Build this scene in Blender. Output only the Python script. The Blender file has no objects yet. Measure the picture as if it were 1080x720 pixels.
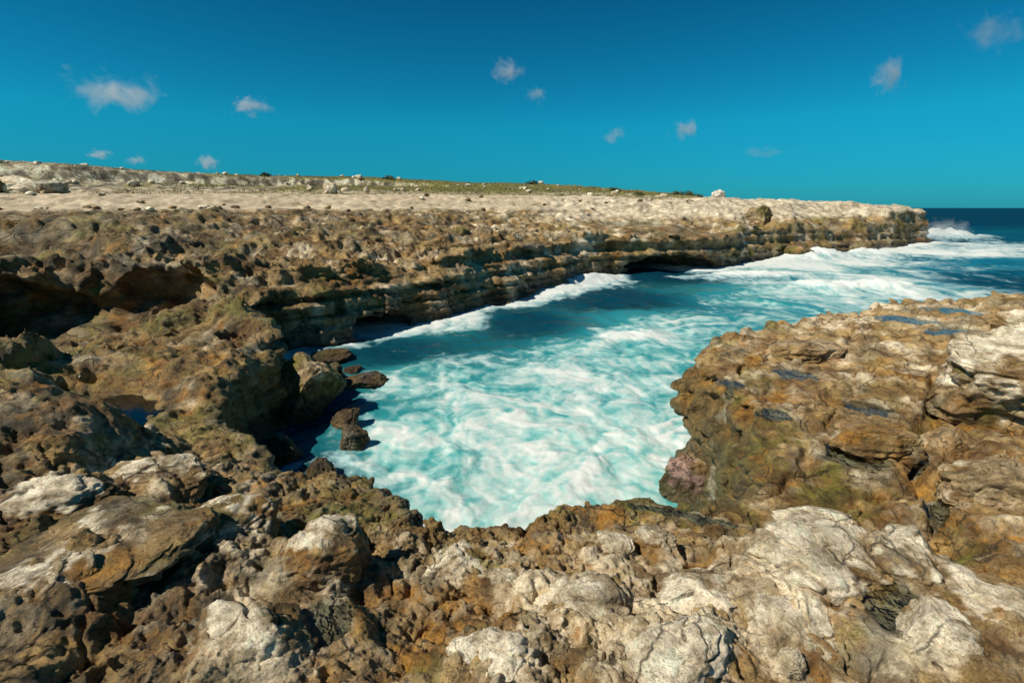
import bpy, bmesh, math, random, time
import numpy as np
from mathutils import Vector, Matrix
R = math.radians
random.seed(4); T0 = time.time()
C = bpy.context.scene.collection
S = bpy.context.scene

# ------------------------------------------------------------------ camera, sky, sun, exposure
CAMZ = 2.2; PITCH = R(14.63); FPX = 540.0
cd = bpy.data.cameras.new('camera'); cam = bpy.data.objects.new('camera', cd); C.objects.link(cam)
cam.location = (0, 0, CAMZ); cam.rotation_euler = (R(90) - PITCH, 0, 0)
cd.sensor_width = 36; cd.lens = 18.0; cd.clip_start = 0.05; cd.clip_end = 30000
S.camera = cam
SUN_EL, SUN_AZ = R(47), R(-117)          # azimuth from +Y towards +X
sv = Vector((math.sin(SUN_AZ) * math.cos(SUN_EL), math.cos(SUN_AZ) * math.cos(SUN_EL), math.sin(SUN_EL)))
sl = bpy.data.lights.new('sun', 'SUN'); sl.energy = 5.0; sl.angle = R(0.5); sl.color = (1.0, 0.915, 0.745)
so = bpy.data.objects.new('sun', sl); C.objects.link(so); so.rotation_euler = (-sv).to_track_quat('-Z', 'Y').to_euler()
W = bpy.data.worlds.new('World'); S.world = W; W.use_nodes = True
wn = W.node_tree.nodes; wl = W.node_tree.links; bg = wn['Background']
sk = wn.new('ShaderNodeTexSky'); sk.sky_type = 'NISHITA'; sk.sun_disc = False
sk.sun_elevation = SUN_EL; sk.sun_rotation = SUN_AZ % (2 * math.pi); sk.dust_density = 0.2; sk.ozone_density = 3.0; sk.air_density = 1.0
gm = wn.new('ShaderNodeMix'); gm.data_type = 'RGBA'; gm.blend_type = 'MULTIPLY'; gm.inputs[0].default_value = 1
tc = wn.new('ShaderNodeTexCoord'); sp = wn.new('ShaderNodeSeparateXYZ'); wl.new(tc.outputs['Generated'], sp.inputs[0])
cr = wn.new('ShaderNodeValToRGB'); wl.new(sp.outputs[2], cr.inputs[0])
for k_, (p_, c_) in enumerate(((0.0, (.04, .49, .82)), (.14, (.03, .81, .97)), (.34, (.02, .52, .70)), (.62, (.03, .36, .46)), (1.0, (.04, .28, .36)))):
    e_ = cr.color_ramp.elements[k_] if k_ < 2 else cr.color_ramp.elements.new(p_)
    e_.position = p_; e_.color = (*c_, 1)
wl.new(cr.outputs[0], gm.inputs[7])
wl.new(sk.outputs[0], gm.inputs[6]); wl.new(gm.outputs[2], bg.inputs[0]); bg.inputs[1].default_value = 0.08
S.view_settings.view_transform = 'Standard'; S.view_settings.look = 'None'; S.view_settings.gamma = 1
S.view_settings.exposure = 0.0; S.view_settings.use_curve_mapping = False

# ------------------------------------------------------------------ small helpers
def ray(px, py):
    u = (px - 540) / FPX; v = (360 - py) / FPX; c, s = math.cos(PITCH), math.sin(PITCH)
    return u, c + v * s, -s + v * c
def P(px, py, z):                        # where the line of sight through a photo pixel meets height z
    u, dy, dz = ray(px, py); t = (z - CAMZ) / dz
    return (u * t, dy * t, z)
def Q(px, py, t):                        # a point at a chosen distance
    u, dy, dz = ray(px, py)
    return (u * t, dy * t, CAMZ + dz * t)
def tag(o, label=None, cat=None, group=None, kind=None):
    for k, v in (('label', label), ('category', cat), ('group', group), ('kind', kind)):
        if v: o[k] = v
    return o
def mesh_np(name, V, F, mat, parent=None, smooth=True):
    me = bpy.data.meshes.new(name); n = len(V); m = len(F); w = F.shape[1]
    me.vertices.add(n); me.vertices.foreach_set('co', np.ascontiguousarray(V, np.float32).ravel())
    me.loops.add(m * w); me.loops.foreach_set('vertex_index', np.ascontiguousarray(F, np.int32).ravel())
    me.polygons.add(m); me.polygons.foreach_set('loop_start', np.arange(0, m * w, w, dtype=np.int32))
    me.polygons.foreach_set('use_smooth', np.full(m, smooth, bool))
    me.update(calc_edges=True); me.materials.append(mat)
    o = bpy.data.objects.new(name, me); C.objects.link(o)
    if parent: o.parent = parent
    return o
def attr(o, name, A):
    a = o.data.attributes.new(name, 'FLOAT_COLOR' if A.ndim == 2 else 'FLOAT', 'POINT')
    if A.ndim == 2:
        A4 = np.ones((len(A), 4), np.float32); A4[:, :3] = A; a.data.foreach_set('color', A4.ravel())
    else: a.data.foreach_set('value', A.astype(np.float32))

# ------------------------------------------------------------------ noise
rng = np.random.default_rng(7)
PERM = rng.permutation(256).astype(np.int32); PERM = np.concatenate([PERM, PERM, PERM])
G = rng.normal(size=(256, 3)); G = (G / np.linalg.norm(G, axis=1)[:, None]).astype(np.float32)
GX, GY, GZ = [np.ascontiguousarray(G[:, i]) for i in range(3)]
A2 = rng.uniform(0, 2 * math.pi, 256); G2X, G2Y = np.cos(A2).astype(np.float32), np.sin(A2).astype(np.float32)
RND = rng.random((256, 3)).astype(np.float32)
def fade(t): return t * t * t * (t * (t * 6 - 15) + 10)
def pn3(x, y, z):
    xf, yf, zf = np.floor(x), np.floor(y), np.floor(z)
    xi, yi, zi = xf.astype(np.int32) & 255, yf.astype(np.int32) & 255, zf.astype(np.int32) & 255
    x = (x - xf).astype(np.float32); y = (y - yf).astype(np.float32); z = (z - zf).astype(np.float32)
    u, v, w = fade(x), fade(y), fade(z); out = None
    for a in (0, 1):
        pa = PERM[xi + a]
        for b in (0, 1):
            pb = PERM[pa + yi + b]
            for c in (0, 1):
                h = PERM[pb + zi + c]
                d = GX[h] * (x - a) + GY[h] * (y - b) + GZ[h] * (z - c)
                d *= (u if a else 1 - u) * (v if b else 1 - v) * (w if c else 1 - w)
                out = d if out is None else out + d
    return out * 1.5
def pn2(x, y):
    xf, yf = np.floor(x), np.floor(y); xi, yi = xf.astype(np.int32) & 255, yf.astype(np.int32) & 255
    x = (x - xf).astype(np.float32); y = (y - yf).astype(np.float32); u, v = fade(x), fade(y); out = 0
    for a in (0, 1):
        pa = PERM[xi + a]
        for b in (0, 1):
            h = PERM[pa + yi + b]
            out = out + (G2X[h] * (x - a) + G2Y[h] * (y - b)) * (u if a else 1 - u) * (v if b else 1 - v)
    return out * 1.5
def fbm2(x, y, s, o=4, g=0.5, seed=0):
    r = 0; a = 1; n = 0
    for i in range(o):
        r = r + a * pn2(x / s + seed * 17.3 + i * 5.2, y / s + seed * 9.1 - i * 3.7); n += a; a *= g; s *= 0.5
    return r / n
def fbm3(x, y, z, s, o=3, g=0.5, seed=0):
    r = 0; a = 1; n = 0
    for i in range(o):
        r = r + a * pn3(x / s + seed * 17.3 + i * 5.2, y / s + seed * 9.1, z / s + i * 7.7); n += a; a *= g; s *= 0.5
    return r / n
def worley2(x, y, s, seed=0):            # F1, F2
    x = x / s + seed * 13.7; y = y / s + seed * 7.9
    xf, yf = np.floor(x), np.floor(y); f1 = np.full(x.shape, 9, np.float32); f2 = f1.copy()
    for a in (-1, 0, 1):
        for b in (-1, 0, 1):
            h = PERM[PERM[(xf.astype(np.int32) + a) & 255] + ((yf.astype(np.int32) + b) & 255)]
            d = np.sqrt((xf + a + RND[h, 0] - x) ** 2 + (yf + b + RND[h, 1] - y) ** 2).astype(np.float32)
            f2 = np.minimum(f2, np.maximum(f1, d)); f1 = np.minimum(f1, d)
    return f1, f2
def sstep(a, b, x):
    t = np.clip((x - a) / (b - a), 0, 1); return t * t * (3 - 2 * t)
def smin(a, b, k):
    h = np.clip(0.5 + 0.5 * (b - a) / k, 0, 1); return b * (1 - h) + a * h - k * h * (1 - h)
def smax(a, b, k): return -smin(-a, -b, k)
def plates(h, st_):
    k_ = np.floor(h / st_); f_ = h / st_ - k_; return st_ * (k_ + sstep(.7, 1.0, f_) * .85 + .15 * f_)

def lod(s, fn, *co):                     # noise whose grain follows the size s, blended between octaves of scale
    l = np.log2(s); out = None
    for k in range(int(math.floor(l.min())), int(math.ceil(l.max())) + 1):
        m = np.abs(l - k) < 1
        if not m.any(): continue
        w = (1 - np.abs(l[m] - k)).astype(np.float32); v = fn(*[c[m] / 2.0 ** k for c in co])
        if not isinstance(v, tuple): v = (v,)
        if out is None: out = [np.zeros(l.shape, np.float32) for _ in v]
        for o, q in zip(out, v): o[m] += w * q * (1 / np.sqrt(w * w + (1 - w) ** 2))
    return out if len(out) > 1 else out[0]

# ------------------------------------------------------------------ the lie of the land
SEA = -2.0
p2 = lambda px, py, z: P(px, py, z)[:2]
SHORE = [(50, 84), (52.5, 65)] + [p2(*q, SEA) for q in ((960, 258), (930, 263), (880, 268), (840, 270), (800, 275), (760, 281),
         (740, 284), (690, 289), (640, 290), (600, 301), (540, 318), (500, 330), (450, 341), (400, 355), (380, 362), (335, 368), (300, 374))] \
      + [(-5.7, 11.6), (-4.75, 9.8)] + [p2(*q) for q in ((238, 385, -.4), (212, 408, -.4), (250, 455, -.7), (285, 488, -.6), (308, 510, -.5), (345, 503, -.35), (380, 502, -.3), (415, 520, -.3),
         (445, 553, -.3), (490, 551, -.3), (552, 553, -.3), (590, 533, -.3), (640, 528, -.3), (700, 528, -.3), (745, 533, -.35),
         (798, 520, -.25), (812, 473, -.05), (795, 420, 0), (748, 388, 0), (734, 376, 0), (756, 358, 0), (798, 347, 0), (815, 336, 0), (870, 326, 0),
         (960, 316, 0), (1020, 311, 0), (1080, 308, 0))] + [(24, 19.5), (60, 40), (200, 60), (900, 200), (900, 2000), (-300, 2000), (-60, 300), (24, 140)]
SHORE = np.array(SHORE, np.float32)
def shore_distance(x, y):                # > 0 on land
    A = SHORE; B = np.roll(SHORE, -1, 0); d = np.full(x.shape, 1e9, np.float32); ins = np.zeros(x.shape, bool)
    for (ax, ay), (bx, by) in zip(A, B):
        ex, ey = bx - ax, by - ay; t = np.clip(((x - ax) * ex + (y - ay) * ey) / (ex * ex + ey * ey), 0, 1)
        d = np.minimum(d, (x - ax - t * ex) ** 2 + (y - ay - t * ey) ** 2)
        c = ((ay > y) != (by > y))
        if abs(by - ay) > 1e-9: ins ^= c & (x < (bx - ax) * (y - ay) / (by - ay) + ax)
    d = np.sqrt(d); return np.where(ins, -d, d)
def polar(p): return math.atan2(p[0], p[1]), math.log(math.hypot(p[0], p[1]))
# height of the rock surface, at photo pixels (px, py, z) or at a bearing and distance ('d', px, distance, z)
CTRL = [  # foreground
 (540,719,0),(300,719,.05),(100,719,.1),(0,719,.15),(760,719,.02),(950,719,.05),(1079,719,.1),
 (0,640,.2),(90,600,.2),(200,600,.05),(300,620,-.02),(420,620,-.12),(500,600,-.18),(600,600,-.08),(700,600,-.12),(800,600,-.02),(900,590,0),(1000,620,-.05),(1079,620,0),
 (60,530,.12),(150,540,-.05),(250,540,-.25),(330,560,-.2),(330,520,-.3),(400,530,-.3),(440,570,-.28),(500,560,-.32),(620,545,-.3),(700,550,-.32),(760,550,-.38),(840,545,-.32),
 (170,500,-.35),(240,490,-.55),(270,490,-.6),(200,455,-.75),(190,432,-.8),
 (30,470,.15),(30,430,.3),(20,390,.35),(60,400,.1),(85,420,-.5),(0,350,.25),(40,365,-.2),
 (120,450,-1.05),(105,440,-1.0),(140,470,-1.0),(90,400,-1.2),(62,350,-1.2),(75,372,-1.25),(30,330,-1.15),
 (150,380,-.3),(190,395,-.35),(110,370,-.3),(200,345,-.32),(225,365,-.4),(85,360,-.5),
 (200,325,-.3),(60,318,-1.2),(10,318,-1.0),(118,343,-.9),(75,330,-1.2),
 ('d',150,13.3,-.75),('d',105,12.6,-1.1),('d',190,13.4,-.4),('d',50,11.8,-1.2),('d',0,11,-1.1),('d',150,14.6,.75),('d',95,14.0,.7),('d',40,13.4,.7),('d',190,15.2,.7),
 # right block
 (740,375,0),(800,360,.03),(800,400,0),(850,345,.05),(830,430,-.02),(900,340,.08),(960,330,.1),(1040,318,.12),(1079,312,.12),(1079,340,.15),(1000,370,.1),(900,390,.05),
 (840,480,-.15),(900,470,-.12),(960,470,-.2),(950,520,-.3),(880,520,-.25),(1000,500,-.15),(1079,480,.02),(1040,540,-.08),(1079,560,-.02),(970,580,-.25),
 # far left: terraces from the sea cliff up to the flat
 (450,270,.32),(380,285,.28),(520,262,.36),(590,255,.4),(300,300,.3),(250,310,.3),
 ('d',100,16,.85),('d',150,16.5,.8),('d',210,16,.8),('d',30,14.5,.8),('d',-100,13,.8),('d',-100,9,.4),('d',-200,5,.4),('d',-200,2.5,.2),('d',-100,4,.3),
 ('d',0,18,1.1),('d',150,21,1.2),('d',300,26,1.15),('d',420,28,1.1),('d',520,33,1.0),('d',590,37,.9),
 ('d',0,26,1.75),('d',150,28,1.8),('d',300,33,1.9),('d',450,38,1.9),('d',550,44,1.7),('d',600,44,1.2),
 ('d',0,33,2.08),('d',150,36,2.1),('d',300,40,2.12),('d',450,43,2.15),('d',550,48,2.35),('d',0,45,3.15),('d',150,49,3.3),('d',300,56,3.5),('d',450,62,3.6),('d',550,63,3.5),('d',620,64,3.4),
 # the bridge ledge and the headland
 ('d',640,37,.35),('d',690,38.5,.32),('d',740,40,.3),('d',660,42,.42),('d',720,43,.45),('d',620,47,1.7),('d',680,48.5,1.75),('d',740,47,1.0),('d',740,51,2.2),
 ('d',800,47,.3),('d',800,51,1.6),('d',800,56,2.3),('d',860,53,.0),('d',860,58,1.9),('d',900,58,.6),('d',920,62,2.2),('d',960,64,1.8),('d',975,66,2.2),('d',990,64,1.9),
 ('d',690,60,3.1),('d',740,62,3.3),('d',800,64,3.2),('d',860,66,2.95),('d',920,70,2.65),('d',960,74,2.4),('d',740,90,3.4),('d',600,80,3.6),('d',860,90,2.9),
 ('d',0,60,3.6),('d',200,66,3.7),('d',400,75,3.7)]
def _c(c):
    if c[0] == 'd':
        u = (c[1] - 540) / FPX; a = math.atan2(u, math.cos(PITCH)); return a, math.log(c[2] * math.hypot(1.0, u)), c[3]
    p = P(*c); return (*polar(p), c[2])
def idw(phi, lr, pts, power=4, eps=0.02):
    pts = np.array(pts, np.float32); num = 0; den = 0
    for q in pts:
        w = 1.0 / ((phi - q[0]) ** 2 + (lr - q[1]) ** 2 + eps * eps) ** (power / 2)
        num = num + w * q[2]; den = den + w
    return num / den
CTRL = [_c(c) for c in CTRL]
CREST = np.array([(-400,168),(0,168),(60,172),(100,174),(200,182),(300,185),(400,187),(500,190),(560,191),(600,194),(660,199),(700,203),(722,207),(740,212),(900,216)], float)
def hill(phi, r, x, y):
    px = 540 + FPX * np.tan(np.clip(phi, -1.3, 1.3)) * math.cos(PITCH)
    py = np.interp(px, CREST[:, 0], CREST[:, 1]); v = (360 - py) / FPX
    dz = (-math.sin(PITCH) + v * math.cos(PITCH)) / np.sqrt((math.cos(PITCH) + v * math.sin(PITCH)) ** 2 + ((px - 540) / FPX) ** 2)
    base = 3.65; Rc = 118.0; top = np.maximum(CAMZ + Rc * dz - base, 0)
    wob = 4 * fbm2(x, y, 22, 3, seed=3)
    g = 0.32 * sstep(60, 84, r + wob) + 0.30 * sstep(0, 1, (r + wob - 85) / 2.0) * sstep(600, 380, px) + \
        (0.38 + 0.30 * sstep(380, 600, px)) * sstep(86, Rc, r + wob)
    g -= 0.10 * np.exp(-((r + wob - 82) / 2.5) ** 2) * sstep(60, 110, px) * sstep(420, 250, px)
    g += 0.02 * fbm2(x, y, 9, 4, seed=8) * sstep(62, 80, r) * sstep(140, 110, r)
    return top * g

def arr(*segs):
    out = []
    for a, b, d in segs: out.append(np.arange(a, b - d * .5, d))
    out.append([segs[-1][1]]); return np.concatenate(out).astype(np.float64)
QL = 1.0
PHI = arr((-1.45, -0.98, .012 * QL), (-0.98, 0.98, .0031 * QL), (0.98, 1.45, .012 * QL))
LR = arr((math.log(.8), math.log(1.6), .012), (math.log(1.6), math.log(9), .0042 * QL), (math.log(9), math.log(20), .007 * QL), (math.log(20), math.log(150), .0085 * QL), (math.log(150), math.log(320), .03))
WW = arr((-3.6, -1.3, .02), (-1.3, -.7, .005 * QL), (-.7, .13, .0031 * QL))
nP, nR, nW = len(PHI), len(LR), len(WW)
RR = np.exp(LR)
PH2, LR2 = np.meshgrid(PHI, LR, indexing='ij'); R2 = np.exp(LR2); X2 = R2 * np.sin(PH2); Y2 = R2 * np.cos(PH2)
D2 = shore_distance(X2, Y2)
def lumps(x, y, s, seed=0):              # rounded humps with sharp creases between
    wx = x + .35 * s * fbm2(x, y, s * 1.3, 2, seed=seed + 1); wy = y + .35 * s * fbm2(x, y, s * 1.3, 2, seed=seed + 2)
    f1, f2 = worley2(wx, wy, s, seed); return np.clip(f2 - f1, 0, .6) ** .6 * 1.1 - .3
B2 = idw(PH2, LR2, CTRL, 4.5, .03)
near = sstep(16, 6, R2); far = 1 - near
D2 = D2 + near * (.10 * fbm2(X2, Y2, .7, 3, seed=4) + .05 * fbm2(X2, Y2, .2, 2, seed=5)) + far * (1.0 * fbm2(X2, Y2, 5, 4, seed=6)) * sstep(10, 25, R2)
# far terraces: layered ledges
ms = sstep(9, 14, R2) * sstep(2.3, 1.9, B2)
bb = B2 + .32 * fbm2(X2, Y2, 6, 4, seed=11) * sstep(10, 20, R2); st = .34
bb = bb + .10 * fbm2(X2, Y2, 1.3, 3, seed=44); k = np.floor(bb / st); fr = bb / st - k; ms = ms * (1 - np.exp(-((PH2 - .30) / .13) ** 2 - ((LR2 - math.log(41)) / .10) ** 2))
B2 = B2 * (1 - ms) + ms * (st * (k + sstep(.55, .95, fr) * .8 + .2 * fr))
up = sstep(2.5, -2.5, np.abs(PH2) * 0) # constant
L1 = lumps(X2, Y2, .75, 1); L2 = lumps(X2, Y2, .28, 2); L3 = lumps(X2, Y2, .11, 3)
rid = 1 - np.abs(fbm2(X2, Y2, .4, 4, seed=14)) * 2.2
rough = np.clip(.75 + .6 * fbm2(X2, Y2, 1.6, 2, seed=15), .25, 1.3)
rb = sstep(1.6, 2.6, X2) * sstep(3.2, 4.4, Y2) * sstep(30, 20, R2)     # the right block: flatter slabs with joints
pf1, _ = worley2(X2 + .03 * fbm2(X2, Y2, .1, 2, seed=31), Y2, .085, 8); pits = sstep(.42, .12, pf1) * sstep(-.1, .25, fbm2(X2, Y2, .5, 2, seed=32))
pg1, _ = worley2(X2 + .06 * fbm2(X2, Y2, .2, 2, seed=33), Y2 * 1.2, .21, 10); bowls = sstep(.45, .1, pg1) * sstep(-.05, .2, fbm2(X2, Y2, .9, 2, seed=34))
ang = np.abs(fbm2(X2 + .15 * L1, Y2, .5, 5, .62, seed=35)); ang2 = np.abs(fbm2(X2, Y2, .16, 4, .62, seed=36))
g1, g2 = worley2(X2 + .3 * fbm2(X2, Y2, .5, 3, seed=51), Y2 + .3 * fbm2(X2, Y2, .5, 3, seed=52), .5, 16); groove = sstep(.06, .0, g2 - g1) * sstep(-.15, .1, fbm2(X2, Y2, .8, 2, seed=53))
N_near = -.055 * groove + rough * (.13 * L1 + .05 * L2 + .018 * L3 + .03 * (rid - .6) - .16 * (ang - .15) - .08 * (ang2 - .15)) - .022 * pits - .06 * bowls
j1, j2 = worley2(X2 + .25 * fbm2(X2, Y2, .6, 3, seed=45), Y2 * 1.7 + .25 * fbm2(X2, Y2, .6, 3, seed=46), .85, 14); joint = sstep(.07, .0, j2 - j1)
N_slab = plates(.15 * fbm2(X2, Y2 * 1.7, 1.3, 5, .55, seed=47), .045) - .10 * joint + .03 * lumps(X2 + .3 * Y2, Y2 * 1.9, 1.1, 5) + .018 * L2 + .010 * L3 + .05 * fbm2(X2, Y2, .5, 4, seed=17) - .05 * (ang - .15) - .03 * (ang2 - .15) - .010 * pits - .015 * bowls
ca, sa = math.cos(.55), math.sin(.55); XA = X2 * sa + Y2 * ca; XB = X2 * ca - Y2 * sa      # along and across the coast
crumb = np.abs(fbm2(XA * .6, XB, .5, 4, .65, seed=41)) - .15; crumb2 = np.abs(fbm2(XA * .5, XB, 1.6, 5, .62, seed=37)) - .15
qf1, _ = worley2(XA * .7 + .3 * fbm2(X2, Y2, .8, 2, seed=42), XB, .55, 12); qpit = sstep(.5, .1, qf1) * sstep(-.1, .2, fbm2(X2, Y2, 2.5, 3, seed=43))
N_far = .12 * lumps(XA * .6, XB, 2.2, 6) + .10 * lumps(XA * .7, XB, .7, 7) - .28 * crumb2 - .34 * crumb - .30 * qpit - .30 * (np.abs(fbm2(XA * .7, XB, .24, 3, .6, seed=54)) - .15) * sstep(34, 22, R2) + plates(.50 * fbm2(XA * .45, XB, 2.4, 5, .55, seed=55), .17) + .10 * fbm2(X2, Y2, 1.2, 4, seed=19)
led = np.exp(-((PH2 - .30) / .13) ** 2 - ((LR2 - math.log(41)) / .10) ** 2); N_far = N_far * (1 - .8 * np.clip(led * 1.6, 0, 1)); 
flat = sstep(30, 42, R2) * sstep(1.95, 2.12, B2) * (1 - .75 * sstep(.02, .14, PH2))      # the pale level ground on top
hl = hill(PH2, R2, X2, Y2)
N_far = N_far * (1 - .86 * flat) * (1 + .6 * sstep(1, 3, hl))
mnear = sstep(11, 7, R2)
NZ = (N_near * (1 - rb) + N_slab * rb) * mnear + N_far * (1 - mnear) * (1 - .5 * rb)
tong = np.exp(-((PH2 + .62) / .12) ** 2 - ((LR2 - math.log(10.5)) / .30) ** 2)
NZ = NZ * (1 - .55 * tong) + tong * plates(.16 * fbm2(X2, Y2, 1.0, 4, seed=48), .05)
T2 = B2 + NZ
FGL = [
 ('large cracked white limestone rock in the foreground centre below the rim', 605, 640, 105, .22, 1.35, .5, .35, 11, .62),
 ('bright white pitted rock cut by the bottom edge of the photo right of centre', 715, 700, 105, .20, .9, .3, .35, 12, .85),
 ('white rock with a brown stained hollow right of the large cracked one', 752, 632, 92, .16, .9, -.3, .3, 13, .66),
 ('broad cream rock bulging under the stack of two white slabs', 868, 598, 125, .22, .85, .25, .45, 14, .60),
 ('flat white slab resting on top of the cream rock', 858, 562, 66, .15, .7, .1, .2, 15, .9),
 ('small white cap stone behind the flat white slab', 862, 545, 58, .12, .6, .0, .2, 16, .8),
 ('smooth tan rock sloping down beside the stacked white slabs', 950, 602, 70, .17, 1.2, -.5, .4, 17, .1),
 ('white patched rock left of the murky green pool', 838, 668, 78, .15, 1.0, -.4, .35, 18, .8),
 ('small bright white rock at the bottom right beside the murky pool', 985, 697, 55, .16, 1.2, .5, .3, 19, .95),
 ('long curved tan rock ridge at the lower right edge', 1030, 648, 90, .20, 1.9, .75, .35, 20, .12),
 ('dark grey brown block with a shadowed right side beside amber hollow', 338, 594, 84, .27, .8, .3, .3, 21, .02),
 ('angular grey rock with pale crest at the bottom left', 262, 700, 110, .24, .8, .2, .35, 22, .25),
 ('brown rock ringed by a pale band beside the navy gully pool', 168, 497, 95, .17, .7, .1, .35, 23, .2),
 ('broad pale rock with an oval grey hollow in the left foreground', 125, 606, 150, .12, .8, -.2, .5, 24, .02),
 ('pale topped rock near the left edge above the oval hollow one', 75, 545, 95, .17, .7, .1, .4, 25, .15),
 ('brown crumbly rock between the oval hollow rock and the grey brown block', 240, 566, 92, .22, .9, -.4, .4, 26, .12),
 ('white fissured rock at the bottom edge left of centre', 520, 697, 78, .18, .9, .6, .35, 27, .72),
 ('pale grey lump in the bottom left corner', 40, 665, 110, .15, .8, .4, .4, 28, .15),
 ('small white knob on the rim right of the cracked rock', 648, 568, 36, .1, .8, .1, .3, 29, .75),
 ('small cream knob on the rim beside the strip of water', 692, 562, 34, .09, .8, .1, .3, 30, .7),
 ('low tan slab on the rim just below the turquoise water', 480, 575, 78, .12, .7, .1, .45, 31, .3),
 ('small brown rock stacked between the rim and the cracked white rock', 535, 612, 55, .13, .8, .3, .35, 32, .25),
 ('tiny white stone at the bottom edge under the patched rock', 832, 715, 26, .07, .8, .2, .3, 33, .95)]
for _lb, _px, _py, _w, _h, _rt, _ro, _sk, _sd, _wh in FGL:           # each foreground rock swells out of a mound of the same stone
    _c0 = P(_px, _py, 0); _a = _w / FPX * math.hypot(_c0[1], CAMZ) * .62
    _dx = X2 - _c0[0]; _dy = Y2 - _c0[1]; _u = _dx * math.cos(_ro) + _dy * math.sin(_ro); _v = -_dx * math.sin(_ro) + _dy * math.cos(_ro)
    T2 = T2 + .55 * _h * np.exp(-((_u / _a) ** 2 + (_v / (_a * max(_rt, .7))) ** 2) ** 1.5) * (.8 + .5 * fbm2(X2, Y2, .3, 3, seed=_sd))
# pools: dips that hold water; (px, py, half-width px, half-height px, level)
POOLS = [('rock_pool', 770, 401, 12, 4, -.005), ('rock_pool', 838, 396, 19, 6, .0), ('rock_pool', 915, 424, 22, 8, -.02), ('rock_pool', 816, 436, 14, 6, -.03),
         ('rock_pool', 1012, 350, 26, 7, .07), ('rock_pool', 1000, 326, 22, 3.5, .06), ('rock_pool', 955, 339, 24, 4, .05), ('rock_pool', 955, 488, 17, 11, -.24),
         ('rock_pool', 900, 487, 28, 14, -.2), ('rock_pool', 125, 452, 36, 24, -1.0), ('rock_pool', 668, 243, 36, 2.6, .36), ('rock_pool', 720, 551, 55, 5, -.4),
         ('rock_pool', 345, 690, 30, 26, -.13), ('rock_pool', 930, 668, 28, 34, -.11), ('rock_pool', 985, 545, 9, 22, -.3), ('rock_pool', 345, 575, 14, 8, -.3)]
POOLG = []; SILT = np.zeros_like(T2)
for nm, px, py, hw, hh, z in POOLS:
    c = P(px, py, z); a = P(px, py - hh, z); b = P(px, py + hh, z); e = P(px + hw, py, z)
    rx = abs(e[0] - c[0]); ry = abs(a[1] - b[1]) / 2; cy = (a[1] + b[1]) / 2; cx = c[0] * cy / c[1]
    th = math.atan2(cx, cy); dx = X2 - cx; dy = Y2 - cy
    ux = dx * math.cos(th) - dy * math.sin(th); uy = dx * math.sin(th) + dy * math.cos(th)
    q = np.sqrt((ux / rx) ** 2 + (uy / ry) ** 2) + .35 * fbm2(X2, Y2, max(rx, ry) * .9, 3, seed=21)
    q0 = np.sqrt((ux / rx) ** 2 + (uy / ry) ** 2); dep = (.05 if math.hypot(cx, cy) < 12 else .12) * min(1, rx / .2)
    z = float(np.percentile(T2[q0 < 1.15], 55)) - .005
    m = sstep(2.0, 1.25, q); rim_ = z + .010 + .45 * np.maximum(T2 - z, 0)
    T2 = T2 * (1 - m) + m * (rim_ - (dep + .012) * sstep(1.15, .75, q) - .45 * np.maximum(T2 - z, 0) * sstep(1.25, .85, q))
    SILT = np.maximum(SILT, sstep(1.2, .9, q) * (0 if z < -.7 else 1))
    POOLG.append((nm, cx, cy, rx, ry, th, z))
# the runnel in the right foreground
def runnel(pts, wd, dep):
    global T2
    d = np.full(X2.shape, 1e9, np.float32)
    pp = [P(*q) for q in pts]
    for a, b in zip(pp[:-1], pp[1:]):
        ex, ey = b[0] - a[0], b[1] - a[1]; t = np.clip(((X2 - a[0]) * ex + (Y2 - a[1]) * ey) / (ex * ex + ey * ey), 0, 1)
        d = np.minimum(d, np.hypot(X2 - a[0] - t * ex, Y2 - a[1] - t * ey))
    d = d + .04 * fbm2(X2, Y2, .25, 3, seed=23)
    T2 = T2 - dep * sstep(wd, wd * .25, d)
runnel([(990,400,0),(985,435,-.1),(968,460,-.15),(955,490,-.2),(985,520,-.25),(990,560,-.28),(985,585,-.25)], .13, .16)
runnel([(985,425,-.05),(1030,440,0),(1079,447,0)], .10, .14)
runnel([(940,520,-.25),(900,535,-.3),(820,540,-.33)], .12, .05)
T2 = T2 + hl
IN2 = idw(PH2, LR2, [_c(c)[:2] + (v,) for c, v in (((450,270,.3), .55), ((580,260,.3), .5), ((300,300,.3), .5), ((200,345,-.3), .0), ((250,470,-.6), .12), ((500,555,-.3), -.05), ((760,540,-.3), .12),
      ((800,450,0), .08), ((725,385,0), .02), ((900,320,0), .05), (('d',690,38.5,.3), -.02), (('d',800,48,.3), .55), (('d',880,56,.3), .6), (('d',960,63,.3), .25))], 3, .05)
print('raster', round(time.time() - T0, 1), nP, nR, nW)

# caves: (centre, radii)
CAVES = [((-10.4, 14.4, -.25), (1.9, 2.6, 1.05)), ((-13.2, 12.8, -.5), (2.7, 2.6, .95)), ((10.6, 35.6, -1.95), (4.3, 3.4, 1.15)), ((-5.6, 17.6, -2.0), (2.2, 1.6, .9))]
def sample(idx, arrs):
    i, j = idx; return [a[i, j] for a in arrs]
Vs, Ks, Fs = [], [], []
CH = 24; corner = [(a, b, c) for a in (0, 1) for b in (0, 1) for c in (0, 1)]
edges = [(a, b) for a in range(8) for b in range(a + 1, 8) if sum(x != y for x, y in zip(corner[a], corner[b])) == 1]
cn = np.array(corner, np.float32)
D2 = D2 - IN2 * (B2 - SEA) * sstep(11.5, 14, R2) * ((X2 < 6) | (R2 > 26))
T32, D32, I32 = T2.astype(np.float32), D2.astype(np.float32), IN2.astype(np.float32)
WW32, RR32 = WW.astype(np.float32), RR.astype(np.float32)
zz = CAMZ + RR32[:, None] * WW32[None, :]
tot = 0
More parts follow.
